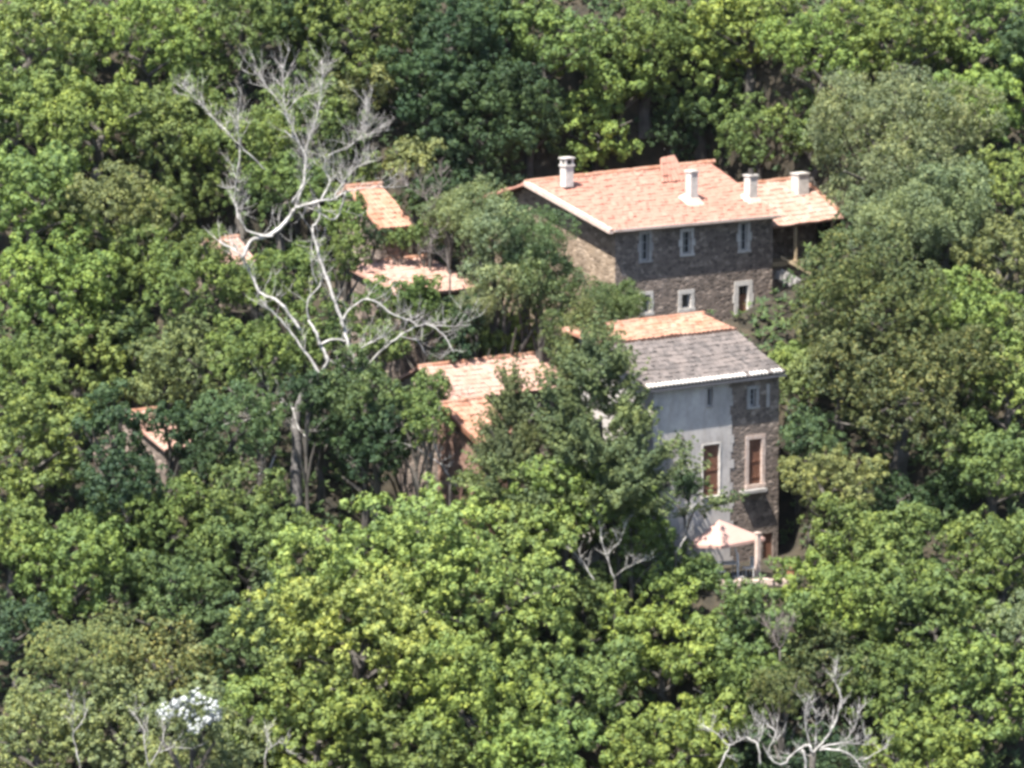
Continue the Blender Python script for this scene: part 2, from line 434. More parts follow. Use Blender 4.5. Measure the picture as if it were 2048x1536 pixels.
ug = MB(); ug.add([(-.004,.02,-2.4),(-.004,.02,zr(0)-.01),(-.004,UD,R0.z-dz-.02),(-.004,B0.y-.5,B0.z-dz+.38*sl),(-.004,B0.y-.5,-2.4)], [(0,1,2,3,4)])
tag(ug.build('sunlit_gable_sheet', M['stone_sunlit'], UH), 'warm sunlit stone gable end')  # paler, warmer sheet over the wall: sunlight put into its stone colour
rf = roof_sheet(UH, 'roof', M['tile'], E0, E1, R1, R0, seed=1)
roof_sheet(rf, 'back_slope', M['tile'], B1, B0, R0, R1, seed=2)
ridge_tiles(rf, M['tile_new'], R0 + Vector((0, 0, .04)), R1 + Vector((0, 0, .04)))
vg = MB()
for (a, b, x) in ((E0, R0, E0.x),):
    vg.add([(x-.10,a.y,a.z-.14),(x+.16,a.y,a.z-.14),(x+.16,a.y,a.z+.10),(x-.10,a.y,a.z+.10),(x-.10,b.y,b.z-.14),(x+.16,b.y,b.z-.14),(x+.16,b.y,b.z+.10),(x-.10,b.y,b.z+.10)],
           [(0,1,2,3),(7,6,5,4),(0,4,5,1),(1,5,6,2),(2,6,7,3),(3,7,4,0)])
vg.build('verge', M['mortar'], rf)
bar(rf, 'eave_tiles', M['mortar'], E0 + Vector((.16, -.02, .0)), E1 + Vector((0, -.02, .0)), .14, .13)
cn = MB(); cn.box(0, UL, -.30, -.001, zr(0) - .16, zr(0) - .02); cn.build('cornice', M['grey_stone'], rf)
# raised tile patch on the far end of the ridge
ap = hray(UH, 1343, 311, 1, R1.y - 0.5)
roof_sheet(rf, 'raised_roof', M['tile'], (ap.x - 1.2, ap.y - .55, R0.z - .24), (ap.x + .7, ap.y - .55, R0.z - .22), (ap.x + .45, ap.y + .3, ap.z - .02), (ap.x - .45, ap.y + .3, ap.z - .12), seed=5)
window(UH, *uw[0], M['grey_stone'], quoin=True)
window(UH, *uw[1], M['white_stone'], quoin=True)
window(UH, *uw[2], M['white_stone'], quoin=True)
window(UH, *uw[3], M['white_stone'], w=0.2)
window(UH, *uw[4], M['white_stone'], pane='dark', bars=0, w=0.24)
a_, b_, c_, d_ = uw[5]
dr = MB(); dr.box(a_, b_, .15, .19, c_, d_ - .55)
for k in range(4): dr.box(a_ + (b_-a_)*k/4 + .01, a_ + (b_-a_)*(k+1)/4 - .01, .13, .15, c_ + .02, d_ - .57)
dr.box(a_, b_, .12, .20, d_ - .55, d_ - .49)
dro = tag(dr.build('door', M['brown'], UH), 'tall narrow doorway in a white stone surround')
MB().box(a_, b_, .17, .19, d_ - .49, d_).build('pane', M['glass'], dro)
sm = MB(); surround(sm, a_, b_, c_, d_, .27, -.04, .17, True); sm.build('surround', M['white_stone'], dro)
MB().tube([(b_ - .1, .12, c_ + .95), (b_ - .1, .08, c_ + .95)], .025, 6).build('handle', M['greymetal'], dro)
def on_plane(root, px, py, A, B, C):
    n = (Vector(B) - Vector(A)).cross(Vector(C) - Vector(A))
    Mi = Matrix.Rotation(-root.rotation_euler.z, 4, 'Z') @ Matrix.Translation(-root.location)
    o = Mi @ CAM; d = Mi.to_3x3() @ ray(px, py)
    return o + d * ((Vector(A) - o).dot(n) / d.dot(n))
chimney(rf, on_plane(UH, 1140, 354, E0, E1, R1) + Vector((0, .25, .08)),   .54, .44, .46, open_front=True, flash=False)
chimney(rf, on_plane(UH, 1386, 400, E0, E1, R1) + Vector((0, .1, .0)), .5, .42, 1.45)
chimney(rf, on_plane(UH, 1504, 400, E0, E1, R1) + Vector((0, .1, .0)), .55, .45, 1.25, pot=True, flash=True)
# loggia wing on the right end
an = empty('house_wing', UH.location + Matrix.Rotation(ANG, 3, 'Z') @ Vector((UL, 0, 0)), ANG)
tag(an, 'low wing with a pale orange roof and open timber porch beside the stone house', 'house wing')
f0 = 0.15
A0 = hray(an, 1556, 457, 1, f0); A1 = hray(an, 1690, 431, 1, f0)
T1 = hray(an, 1602, 356, 0, A1.x)
A0 = Vector((0.14, f0, (A0.z + A1.z) / 2 - .1)); A1 = Vector((A1.x, f0, A0.z + .15))
T0 = Vector((0.14, T1.y - .2, T1.z - .1))
arf = roof_sheet(an, 'roof', M['tile_pale'], A0, A1, T1, T0, seed=7)
bs = 2.6; roof_sheet(arf, 'back_slope', M['tile_pale'], T1 + Vector((0, bs, -.9)), T0 + Vector((0, bs, -.9)), T0, T1, seed=8)
ridge_tiles(arf, M['tile_new'], T0, T1)
bar(arf, 'verge', M['tile_new'], A1 + Vector((0, 0, .08)), T1 + Vector((0, 0, .08)), .2, .16)
AW = A1.x - .4
wb = MB(); wb.box(0.15, AW, 1.9, T0.y + bs - .4, -2.4, A0.z + .55)
wb.build('wall', M['stone'], an)
MB().add([(AW,1.9,A0.z+.55),(AW,T0.y,T0.z-.2),(AW,T0.y+bs-.4,A0.z+.55)], [(0,2,1)]).build('gable', M['stone'], an)
dk = ze - 2.55
MB().box(0.15, AW, .35, 1.895, dk - .22, dk).build('porch_floor', M['wood'], an)
MB().box(0.15, AW, .5, 1.895, -2.4, dk - .225).build('porch_base', M['stone'], an)
for x in (hray(an, 1591, 490, 1, .45).x, AW - .2):
    MB().box(x - .07, x + .07, .38, .52, dk, A0.z + .05).build('post', M['wood'], an)
bar(an, 'beam', M['wood'], (0.2, .45, A0.z + .0), (AW, .45, A0.z + .13), .14, .16)
sa = hray(an, 1562, 514, 1, .2); sb = hray(an, 1622, 548, 1, -.5)
bar(an, 'stair_rail', M['wood'], sa, sb, .16, .14)
st = MB()
for k in range(7):
    p = Vector(sa).lerp(Vector(sb), k / 6); st.box(p.x - .15, p.x + .35, p.y - .12, p.y + .9, p.z - 1.2, p.z - .75)
st.build('stair', M['grey_stone'], an)
bar(an, 'stair_stringer', M['grey_stone'], Vector(sa) + Vector((0, 0, -.75)), Vector(sb) + Vector((0, 0, -.75)), .1, .3)
chimney(arf, on_plane(UH, 1604, 388, *[p + Vector((UL, 0, 0)) for p in (A0, A1, T1)]) - Vector((UL, -.15, 0)), .78, .55, 1.05, flash=False)
PADS.append((UH.location.x, UH.location.y, ANG, -.3, UL + 4, -1.2, UD + back, UH.location.z - .1, 3.0))

# ------------------------------------------------------------------ lower house, half rendered half stone
q0 = at(1305, 1150, -4.0)
LH = tag(empty('tall_house', q0, ANG), 'tall narrow house, half cream render and half rubble stone, under a lichen grey roof', 'house')
lo = 0.35
F0 = hray(LH, 1296, 778, 1, -lo); F1 = hray(LH, 1572, 743, 1, -lo)
lz = (F0.z + F1.z) / 2; LL = F1.x - .12
G1 = hray(LH, 1471, 661, 0, F1.x); K1 = hray(LH, 1402, 630, 0, F1.x)
F0, F1 = Vector((F0.x, -lo, lz)), Vector((F1.x, -lo, lz))
G0 = Vector((F0.x, G1.y, G1.z)); K0 = Vector((F0.x, K1.y, K1.z - .05))
lsl = (G1.z - lz) / (G1.y + lo)
def lzr(x): return lz + lo * lsl - .12
xs = hray(LH, 1457, 860, 1, 0).x
lw = [holepx(1414, 1425, 776, 812, LH), holepx(1405, 1438, 889, 992, LH)]
rw = [holepx(1499, 1512, 778, 812, LH), holepx(1497, 1523, 878, 968, LH), holepx(1526, 1546, 1066, 1140, LH)]
wl = front_wall(LH, 'wall', None, 0, xs, -3.0, lzr, lw, y=-.02)
wl.add([(0,-.02,-3),(0,-.02,lzr(0)),(0,G1.y,G0.z-.14),(0,K1.y,K0.z-.14),(0,K1.y,-3)], [(0,1,2,3,4)])
tag(wl.build('rendered_wall', M['cream'], LH), 'smooth cream rendered wall')
wr = front_wall(LH, 'wall', None, xs, LL, -3.0, lzr, rw)
wr.add([(LL,0,-3),(LL,0,lzr(0)),(LL,G1.y,G1.z-.14),(LL,K1.y,K1.z-.14),(LL,K1.y,-3)], [(4,3,2,1,0)])
wr.add([(0,K1.y,-3),(0,K1.y,K0.z-.14),(LL,K1.y,K1.z-.14),(LL,K1.y,-3)], [(0,1,2,3)])
tag(wr.build('stone_wall', M['stone'], LH), 'rubble stone wall')
qn = MB(); rg = random.Random(4); z = -1.0
while z < lz - .5:
    h = rg.uniform(.25, .45); qn.box(xs - .01, xs + rg.uniform(.06, .40), -.026, .1, z, z + h - .02); z += h
qn.build('quoins', M['cream'], LH)
lr = roof_sheet(LH, 'roof', M['tile_grey'], F0, F1, G1, G0, seed=11, sag=.10)
nb = roof_sheet(lr, 'new_tile_band', M['tile_new'], G0 + Vector((0, -.12, .10)), G1 + Vector((0, -.12, .10)), K1 + Vector((0, 0, .06)), K0 + Vector((0, 0, .06)), seed=12, pitch=.30)
ridge_tiles(lr, M['tile_new'], K0 + Vector((0, 0, .05)), K1 + Vector((0, 0, .05)))
em = MB(); k = 0; x = F0.x + .1; rg = random.Random(8)
while x < F1.x - .05:
    em.tube([(x, -lo - .05, lz + .03), (x, -lo + .22, lz + .03 + .27 * lsl)], [.075, .07], 8); x += .24 if x < (F0.x + F1.x) * .55 else .24 * rg.choice([1, 1, 2])
em.build('eave_tiles', M['white_stone'], lr)
bar(lr, 'gutter', M['zinc'], F0 + Vector((0, -.02, -.16)), F1 + Vector((0, -.02, -.16)), .11, .10)
window(LH, *lw[0], M['cream'], bars=0, w=.04, y=-.02)
shutters(LH, *lw[1], M['white_stone'], w=.06, y=-.02)
window(LH, *rw[0], M['grey_stone'], w=.17)
shutters(LH, *rw[1], M['mortar'], w=.22)
a_, b_, c_, d_ = rw[2]
dm = MB(); dm.box(a_, b_, .12, .17, c_, d_)
for k in range(4): dm.box(a_ + (b_-a_)*k/4 + .01, a_ + (b_-a_)*(k+1)/4 - .01, .10, .12, c_ + .02, d_ - .02)
dmo = dm.build('door', M['brown'], LH)
MB().tube([(a_ + .09, .10, c_ + 1), (a_ + .09, .06, c_ + 1)], .025, 6).build('handle', M['greymetal'], dmo)
ld = hray(LH, 1500, 978, 1, 0)
MB().box(ld.x - .75, ld.x + .85, -.35, -.002, ld.z - .16, ld.z).build('balcony_slab', M['grey_stone'], LH)
ps = hray(LH, 1536, 790, 1, 0)
MB().box(ps.x - .1, ps.x + .1, -.012, -.001, ps.z - .6, ps.z + .55).build('plaster_patch', M['cream'], LH)
PADS.append((LH.location.x, LH.location.y, ANG, -.5, LL + 1.2, -5.2, 3.5, LH.location.z - .05, 3.5))

# ------------------------------------------------------------------ half hidden houses on the left
def cottage(name, label, e0, e1, r1, wall, tile, h=3.0, wallm='stone', seed=0, bks=.8):
    """eave left, eave right and ridge right in photo pixels"""
    v = (768 - e0[1]) / PXM
    Y = (v - .99 * (h - 6.5)) / .92
    p = at(e0[0], e0[1], Y)
    root = empty(name, (p.x, p.y, p.z - h), ANG)
    E0 = Vector((0, 0, h)); E1 = hray(root, e1[0], e1[1], 1, 0.0); E1 = Vector((E1.x, 0, h))
    R1 = hray(root, r1[0], r1[1], 0, E1.x); R0 = Vector((0, R1.y, R1.z))
    s = (R1.z - h) / max(.5, R1.y)
    bk = R1.y * bks; B0 = Vector((0, R1.y + bk, R1.z - bk * abs(s))); B1 = Vector((E1.x, R1.y + bk, B0.z))
    g = .3; W = E1.x - .25
    mb = MB()
    a, b = .25, W
    zf = h + g * s - .12; zb = B0.z + g * s - .12; yb = B0.y - g; zd = R1.z - .14; yr = R1.y
    mb.add([(a,g,-2),(b,g,-2),(b,g,zf),(a,g,zf)], [(0,1,2,3)])
    mb.add([(a,g,-2),(a,g,zf),(a,yr,zd),(a,yb,zb),(a,yb,-2)], [(0,1,2,3,4)])
    mb.add([(b,g,-2),(b,g,zf),(b,yr,zd),(b,yb,zb),(b,yb,-2)], [(4,3,2,1,0)])
    mb.add([(a,yb,-2),(a,yb,zb),(b,yb,zb),(b,yb,-2)], [(0,1,2,3)])
    mb.build('wall', M[wallm], root)
    r = roof_sheet(root, 'roof', M[tile], E0, E1, R1, R0, seed=seed)
    roof_sheet(r, 'back_slope', M[tile], B1, B0, R0, R1, seed=seed + 1)
    ridge_tiles(r, M['tile_new'], R0, R1)
    tag(root, label, 'house')
    PADS.append((root.location.x, root.location.y, ANG, -.3, E1.x + .3, -.6, B0.y + 2.5, root.location.z, 3.0))
    return root
c1 = cottage('tiled_cottage', 'long low cottage with a faded orange roof glimpsed left of the dark feathery conifer', (905, 802), (1160, 772), (1088, 706), 0, 'tile_pale', 5.5, seed=21)
window(c1, 1.2, 2.0, 3.2, 4.4, M['white_stone'], y=.3)
c2 = cottage('small_outbuilding', 'small outbuilding with a bright orange roof and reddish gable below the faded roof', (958, 888), (1050, 872), (968, 797), 0, 'tile_new', 6.5, 'wall_red', seed=23, bks=.2)
bar(c2, 'verge_and_shadow', M['brown'], (-.03, 0, 6.5), hray(c2, 884, 818, 0, -.03), .12, .2)  # verge edge, with its shadow line put into the dark colour
c3 = cottage('barn', 'barn with a pale pinkish roof showing between shrubs left of the stone house', (800, 592), (968, 566), (852, 514), 0, 'tile_pale', 5.0, seed=25, bks=.2)
c4 = cottage('tiled_shed', 'shed with an orange roof corner peeping out behind the bare dead branches', (760, 458), (832, 440), (762, 368), 0, 'tile_new', 3.0, seed=27, bks=.5)
c5 = cottage('ruined_shed', 'low shed roof in deep shade under the trees at the left', (330, 900), (402, 884), (312, 818), 0, 'tile_pale', 2.2, 'stone', seed=29)
c6 = cottage('stone_hut', 'small hut behind the dead tree with one tile corner in sunlight', (455, 535), (520, 522), (476, 474), 0, 'tile_pale', 2.3, 'stone', seed=31)

# ------------------------------------------------------------------ terrace things in front of the tall house
gz = LH.location.z - .05
tp = at(1476, 1132, -4.6); tp.z = gz
PR = tag(empty('parasol', tp, math.radians(12)), 'peach square parasol on a white pole beneath the tall house', 'parasol')
cz = at(1476, 1081, -4.6).z - gz; az = at(1440, 1038, -4.6).z - gz
ring = [(-2.5, -.3, cz - .06), (-1.12, -1.15, cz - .03), (1.36, .1, cz + .06), (.1, 1.25, cz + .10)]
apx = (-.95, 0, az)
V = [apx] + ring; n = 4
F = [(0, 1 + k, 1 + (k + 1) % n) for k in range(n)]
k0 = len(V); V += [(p[0], p[1], p[2] - .14) for p in ring]
F += [(1 + k, k0 + k, k0 + (k + 1) % n, 1 + (k + 1) % n) for k in range(n)]
can = obj('canopy', V, F, M['fabric'], PR)
so = can.modifiers.new('thick', 'SOLIDIFY'); so.thickness = .015; so.offset = -1
MB().tube([(0, 0, 0), (-.02, 0, cz * .6), (-.55, 0, az - .45), (-.9, 0, az - .12)], .05, 8).build('pole', M['white'], PR)
for p in ring: MB().tube([(-.93, 0, az - .10), (p[0] * .96, p[1] * .96, p[2] - .06)], .018, 5).build('rib', M['white'], PR)
MB().tube([(0, 0, 0), (0, 0, .12)], [.35, .3], 12).build('base', M['grey_stone'], PR)
pp = at(1515, 1132, -5.0); pp.z = gz
PT = MB(); PT.box(-.10, .10, -.10, .10, 0, 2.25).box(-.14, .14, -.14, .14, 2.25, 2.31).box(-.16, .16, -.16, .16, -.4, .14)
pt = PT.build('pillar', M['mortar']); pt.location = pp; pt.rotation_euler.z = ANG
tag(pt, 'pale square pillar standing at the right edge of the parasol', 'pillar')
tb = at(1452, 1128, -4.4); tb.z = gz
T = tag(empty('garden_table', tb, .3), 'grey garden table in the shade of the parasol', 'table')
MB().box(-.55, .55, -.4, .4, .70, .74).build('tabletop', M['greymetal'], T)
for sx in (-1, 1):
    for sy in (-1, 1): MB().tube([(sx * .48, sy * .33, 0), (sx * .46, sy * .32, .70)], .025, 6).build('leg', M['greymetal'], T)
def chair(px, Y, rz, label):
    c = at(px, 1130, Y); c.z = gz
    R = tag(empty('garden_chair', c, rz), label, 'chair', 'garden chairs under the parasol')
    MB().box(-.24, .24, -.23, .23, .43, .47).build('seat', M['white'], R)
    b = MB()
    for k in range(5): b.box(-.22 + k * .095, -.16 + k * .095, .22, .25, .47, .92)
    b.box(-.24, .24, .215, .255, .92, .98); b.build('backrest', M['white'], R)
    for sx in (-1, 1):
        for sy in (-1, 1): MB().tube([(sx * .21, sy * .2, 0), (sx * .2, sy * .19, .43)], .02, 6).build('leg', M['white'], R)
chair(1438, -5.2, 2.6, 'white slatted chair at the left end of the shaded garden table')
chair(1496, -4.2, -1.2, 'white slatted chair between the parasol pole and the pillar')
wp = at(1500, 1140, -6.2)
W = MB(); rg = random.Random(2); x = -1.6
while x < 1.5:
    w = rg.uniform(.35, .6); W.box(x, x + w - .015, -.2, .2, -1.4, rg.uniform(.18, .30)); x += w
wo = W.build('terrace_wall', M['mortar']); wo.location = (wp.x, wp.y, gz); wo.rotation_euler.z = .15
tag(wo, 'low pale stone wall edging the terrace in front of the parasol', 'wall')
fp = at(1582, 1140, -4.6)
FP = tag(empty('flower_pot', (fp.x, fp.y, gz)), 'terracotta pot right of the terrace pillar', 'flower pot')
MB().tube([(0,0,0),(0,0,.55),(0,0,.56),(0,0,.66)], [.24,.36,.41,.41], 12).build('pot', M['terracotta'], FP)

# ------------------------------------------------------------------ ground
def axis(lo, hi, step, far):
    a = list(np.arange(lo, hi + 1e-6, step)); d = step
    while a[-1] < far: d *= 1.35; a.append(a[-1] + d)
    b = []; d = step; v = lo
    while v > -far: d *= 1.35; v -= d; b.append(v)
    return np.array(b[::-1] + a)
gx = np.clip(axis(-45, 45, .6, 250), -280, 280); gy = np.clip(axis(-50, 60, .6, 240), -300, 230)
gx = np.unique(gx); gy = np.unique(gy)
X, Y = np.meshgrid(gx, gy)
Z = terr(X, Y)
nx, ny = len(gx), len(gy)
ii = (np.arange(ny - 1)[:, None] * nx + np.arange(nx - 1)[None]).ravel()
gm = fast_mesh('hillside', np.stack([X.ravel(), Y.ravel(), Z.ravel()], 1), np.stack([ii, ii + 1, ii + nx + 1, ii + nx], 1))
tag(link('hillside', gm, M['litter']), 'steep hillside of dark leaf litter under the trees', None, None, 'structure')

# ------------------------------------------------------------------ foliage generators
def leaves(P, Nn, rng, k, length, width, tilt=(10, 60), fold=.25, up=0.0):
    """k leaves fanning out of every point P with normal Nn"""
    n = len(P)
    P = np.repeat(P, k, 0); Nn = np.repeat(Nn, k, 0)
    r = rng.normal(size=(n * k, 3)); t = r - (r * Nn).sum(1)[:, None] * Nn
    t /= np.linalg.norm(t, axis=1)[:, None] + 1e-9
    el = np.radians(rng.uniform(tilt[0], tilt[1], n * k))[:, None]
    d = t * np.cos(el) + Nn * np.sin(el)
    d[:, 2] += up; d /= np.linalg.norm(d, axis=1)[:, None]
    s = np.cross(Nn, d); s /= np.linalg.norm(s, axis=1)[:, None] + 1e-9
    q = np.cross(d, s)
    ln = length * rng.uniform(.6, 1.2, n * k)[:, None]; wd = width * rng.uniform(.7, 1.2, n * k)[:, None]
    mid = P + d * ln * .5
    V = np.stack([P, mid + s * wd * .5 - q * wd * fold * .5, P + d * ln - q * ln * .12, mid - s * wd * .5 - q * wd * fold * .5], 1)
    return V.reshape(-1, 3)
def domes(C, Nn, rng, k, r, length, width, jit=.45, flat=.8):
    """tufts: k leaves lying roughly on a small dome of radius r over every centre C"""
    n = len(C)
    C = np.repeat(C, k, 0); A = np.repeat(Nn, k, 0)
    rr = np.repeat(r * rng.uniform(.65, 1.25, n), k)[:, None]
    d = rng.normal(size=(n * k, 3)); d /= np.linalg.norm(d, axis=1)[:, None]
    dn = (d * A).sum(1)[:, None]
    d = np.where(dn < -.25, d - 2 * dn * A, d)
    P = C + d * rr * rng.uniform(.75, 1.05, (n * k, 1))
    m = d + rng.normal(0, jit, (n * k, 3)); m /= np.linalg.norm(m, axis=1)[:, None]
    t = np.cross(m, rng.normal(size=(n * k, 3))); t /= np.linalg.norm(t, axis=1)[:, None] + 1e-9
    s = np.cross(m, t)
    ln = length * rng.uniform(.6, 1.25, n * k)[:, None] * .5; wd = width * rng.uniform(.7, 1.2, n * k)[:, None] * .5
    V = np.stack([P - t * ln, P + s * wd + m * wd * .2, P + t * ln - m * ln * .25, P - s * wd + m * wd * .2], 1)
    return V.reshape(-1, 3)
KIND = {  # leaves per tuft, leaf length, leaf width, tuft radius, tufts per square metre
    'chestnut': dict(k=34, l=.22, w=.13, r=.30, dens=2.7, jit=.32, mat='leaf', nl=(26, 32), lr=(.15, .29)),
    'broad':    dict(k=26, l=.18, w=.105, r=.23, dens=4.3, jit=.38, mat='leaf', nl=(24, 30), lr=(.15, .30)),
    'oak':      dict(k=16, l=.16, w=.09, r=.17, dens=7.5, jit=.5, mat='leaf_rust', nl=(34, 42), lr=(.13, .27)),
    'fine':     dict(k=15, l=.17, w=.06, r=.22, dens=12, jit=.65, mat='leaf_fine', nl=(28, 36), lr=(.15, .33)),
    'conifer':  dict(k=16, l=.20, w=.055, r=.19, dens=11, jit=.6, mat='needle', nl=(215, 230), lr=(0, 0)),
}
def crown_mesh(kind, R, seed, zs=.85):
    K = KIND[kind]; rng = np.random.default_rng(seed)
    if kind == 'conifer':
        P = []; Nn = []; Rt = []
        Hh = R * 2.1
        def plume(o, d, ln, r0):
            m = max(3, int(ln / .13)); t = np.linspace(.1, 1, m)[:, None]
            up = np.array([0, 0, 1.0])
            c = o + d * ln * t + up * ln * .35 * t ** 2 + rng.normal(0, .03, (m, 3))
            nn = d + up * .7 * t; nn /= np.linalg.norm(nn, axis=1)[:, None]
            P.append(c); Nn.append(nn); Rt.append(r0 * (1.1 - .75 * t[:, 0]))
        for i in range(int(105 * R / 3.5) + 25):
            f = rng.uniform(0, 1) ** 1.15
            ln = max(.5, R * (1.05 - .95 * f) * rng.uniform(.45, 1.15)); az = rng.uniform(0, 2 * math.pi)
            d = np.array([math.cos(az), math.sin(az), rng.uniform(-.05, .35) + .5 * f]); d /= np.linalg.norm(d)
            o = np.array([0, 0, -Hh / 2 + Hh * f * .92])
            plume(o + d * ln * .25, d, ln * .75, .17)
            for j in range(int(ln * 4.5)):
                t = rng.uniform(.25, .95); q = d + rng.normal(0, .55, 3) + np.array([0, 0, .25]); q /= np.linalg.norm(q)
                plume(o + d * ln * t + np.array([0, 0, ln * .2 * t * t]), q, rng.uniform(.5, 1.0), .15)
        plume(np.array([0, 0, Hh * .40]), np.array([0, 0, 1.0]), R * .28, .16)
        P = np.concatenate(P); Nn = np.concatenate(Nn)
        V = domes(P, Nn, rng, 13, np.concatenate(Rt), .17, .05, .55)
    else:
        nl = rng.integers(*K['nl'])
        cs = [np.zeros(3)]; rs = [R * .46]
        for i in range(nl):
            d = rng.normal(size=3); d /= np.linalg.norm(d); d[2] = d[2] * .9 + .12
            if True:
                q = rng.uniform(.40, .90)
                cs.append(d * R * q); rs.append(R * rng.uniform(*K['lr']) * (1.2 - .35 * q))
        cs = np.array(cs); rs = np.array(rs); cs[:, 2] *= zs
        P = []; Nn = []
        for c, r in zip(cs, rs):
            n = max(5, int(4 * math.pi * r * r * K['dens']))
            d = rng.normal(size=(n, 3)); d /= np.linalg.norm(d, axis=1)[:, None]
            rad = r * (1 + rng.normal(0, .11, n) + .10 * np.sin(d[:, 0] * 5 + seed) * np.sin(d[:, 1] * 6 + 1) )
            inner = rng.uniform(size=n) < .22
            rad = np.where(inner, r * rng.uniform(.5, .9, n), rad)
            p = c + d * rad[:, None]
            dist = np.linalg.norm(p[:, None] - cs[None], axis=2) / rs[None]
            keep = (dist.min(1) > .80) | inner & (rng.uniform(size=n) < .5)
            keep &= (d[:, 2] > -.35) | (rng.uniform(size=n) < .35)
            nn = d + np.array([0, 0, .45]) + rng.normal(0, .25, (n, 3)); nn /= np.linalg.norm(nn, axis=1)[:, None]
            P.append(p[keep]); Nn.append(nn[keep])
        P = np.concatenate(P); Nn = np.concatenate(Nn)
        V = domes(P, Nn, rng, K['k'], K['r'], K['l'], K['w'], K['jit'])
    return fast_mesh('crown', V, np.arange(len(V)).reshape(-1, 4))
CR = {}
def crown(kind, R, i):
    sizes = {'chestnut': (2.0, 3.2, 4.4, 5.6), 'broad': (1.3, 2.2, 3.2, 4.2), 'oak': (2.4, 4.2), 'fine': (1.6, 3.0, 4.2), 'conifer': (2.2, 4.2)}[kind]
    s = min(sizes, key=lambda q: abs(math.log(q / R)))
    nv = 3 if kind in ('chestnut', 'broad') and s < 5 else 2
    key = (kind, s, i % nv)
    if key not in CR:
        CR[key] = crown_mesh(kind, s, hash((len(CR), 7)) % 9973)
        CR[key].materials.append(M[KIND[kind]['mat']])
    return CR[key], R / s
def trunk_mesh(seed):
    rng = random.Random(seed); mb = MB()
    pts = [Vector((0, 0, -.15))]; rr = [.075]
    for k in range(1, 7):
        pts.append(Vector((rng.uniform(-.03, .03) * k * .5, rng.uniform(-.03, .03) * k * .5, k / 6))); rr.append(.055 - .006 * k)
    mb.tube(pts, rr, 8)
    for k in range(5):
        b = pts[3 + k % 3]; az = rng.uniform(0, 6.28); l = rng.uniform(.25, .4)
        e = b + Vector((math.cos(az) * l, math.sin(az) * l, rng.uniform(.15, .35)))
        mb.tube([b, b.lerp(e, .5) + Vector((0, 0, .03)), e], [.026, .018, .007], 6)
    me = bpy.data.meshes.new('trunk'); me.from_pydata(mb.v, [], mb.f); me.materials.append(M['bark']); me.update()
    return me
TR = [trunk_mesh(s) for s in range(4)]

G = {'B': (.152, .204, .064), 'Y': (.218, .270, .080), 'M': (.110, .152, .052), 'D': (.044, .072, .036), 'O': (.092, .114, .052),  # D holds the shade of the dark crowns in its leaf colour
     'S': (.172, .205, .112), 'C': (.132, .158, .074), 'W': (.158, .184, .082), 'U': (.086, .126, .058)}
NT = [0]
def tree(px, py, wpx, kind, tint, label, h=None, Y=None, zs=1.0, name=None, cat='tree', group=None):
    R = wpx / 2 / PXM * 1.10
    if h is None: h = max(2.0, R * .75 + 1.6)
    if Y is None:
        lo_, hi_ = -45.0, 70.0
        for _ in range(40):
            y = (lo_ + hi_) / 2; p = at(px, py, y)
            if p.z - float(terr(p.x, p.y)) > h: lo_ = y
            else: hi_ = y
        Y = lo_
    p = at(px, py, Y); g = float(terr(p.x, p.y))
    i = NT[0]; NT[0] += 1
    rg = random.Random(i * 13 + 5)
    nm = name or {'chestnut': 'chestnut_tree', 'broad': 'broadleaf_tree', 'oak': 'oak_tree', 'fine': 'ash_tree', 'conifer': 'conifer_tree'}[kind]
    root = empty(nm, (p.x, p.y, g), rg.uniform(0, 6.28))
    tag(root, label, cat, group)
    me, s = crown(kind, R, i)
    c = link('crown', me, None, root); c.location = (0, 0, p.z - g); c.scale = (s, s, s * zs)
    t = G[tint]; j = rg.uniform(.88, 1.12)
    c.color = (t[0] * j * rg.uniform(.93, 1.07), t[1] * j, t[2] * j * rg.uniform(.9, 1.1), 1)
    tk = link('trunk', TR[i % 4], None, root); hh = max(.6, p.z - g); w = max(.5, R * 1.5)
    tk.scale = (w * 1.2, w * 1.2, hh)
    return root
# ------------------------------------------------------------------ trees, one call each: photo x, y, crown width, kind, tint, label
GC, GB, GO, GF = 'broad leaved chestnut trees of the wood', 'rounded leafy trees of the wood', 'olive coloured oaks', 'grey green fine leaved trees'
# along the top
tree(60, 80, 330, 'chestnut', 'B', 'bright chestnut tree filling the top left corner of the wood', group=GC)
tree(290, 70, 300, 'chestnut', 'B', 'bright chestnut tree along the top edge, directly above the left tip of the dead tree', group=GC)
tree(480, 60, 260, 'broad', 'M', 'mid green tree at the top edge above the dead tree twigs', group=GB)
tree(700, 50, 330, 'chestnut', 'M', 'chestnut with large pale leaf tufts at the top edge, right of the dead tree tip', group=GC)
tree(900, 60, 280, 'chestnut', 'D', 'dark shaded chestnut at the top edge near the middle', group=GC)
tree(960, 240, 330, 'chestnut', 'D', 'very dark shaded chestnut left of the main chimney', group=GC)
tree(1090, 90, 250, 'chestnut', 'M', 'chestnut at the top edge, straight above the left chimney', group=GC)
tree(1190, 255, 240, 'chestnut', 'B', 'sunlit yellowish chestnut just behind the left part of the orange roof ridge', group=GC)
tree(1290, 90, 280, 'chestnut', 'M', 'mid green chestnut at the top edge, above the middle of the big roof', group=GC)
tree(1400, 150, 290, 'chestnut', 'B', 'chestnut with bright tufts high above the right half of the big roof', group=GC)
tree(1345, 255, 200, 'broad', 'D', 'dark tree close behind the peak of the orange roof', group=GB)
tree(1500, 60, 260, 'chestnut', 'B', 'bright chestnut at the top edge, above the slender pot topped chimney', group=GC)
tree(1520, 270, 200, 'broad', 'M', 'mid green tree behind the right end of the orange roof ridge', group=GB)
tree(1640, 110, 260, 'broad', 'B', 'light green tree at the top edge, upper left of the grey green ash', group=GB)
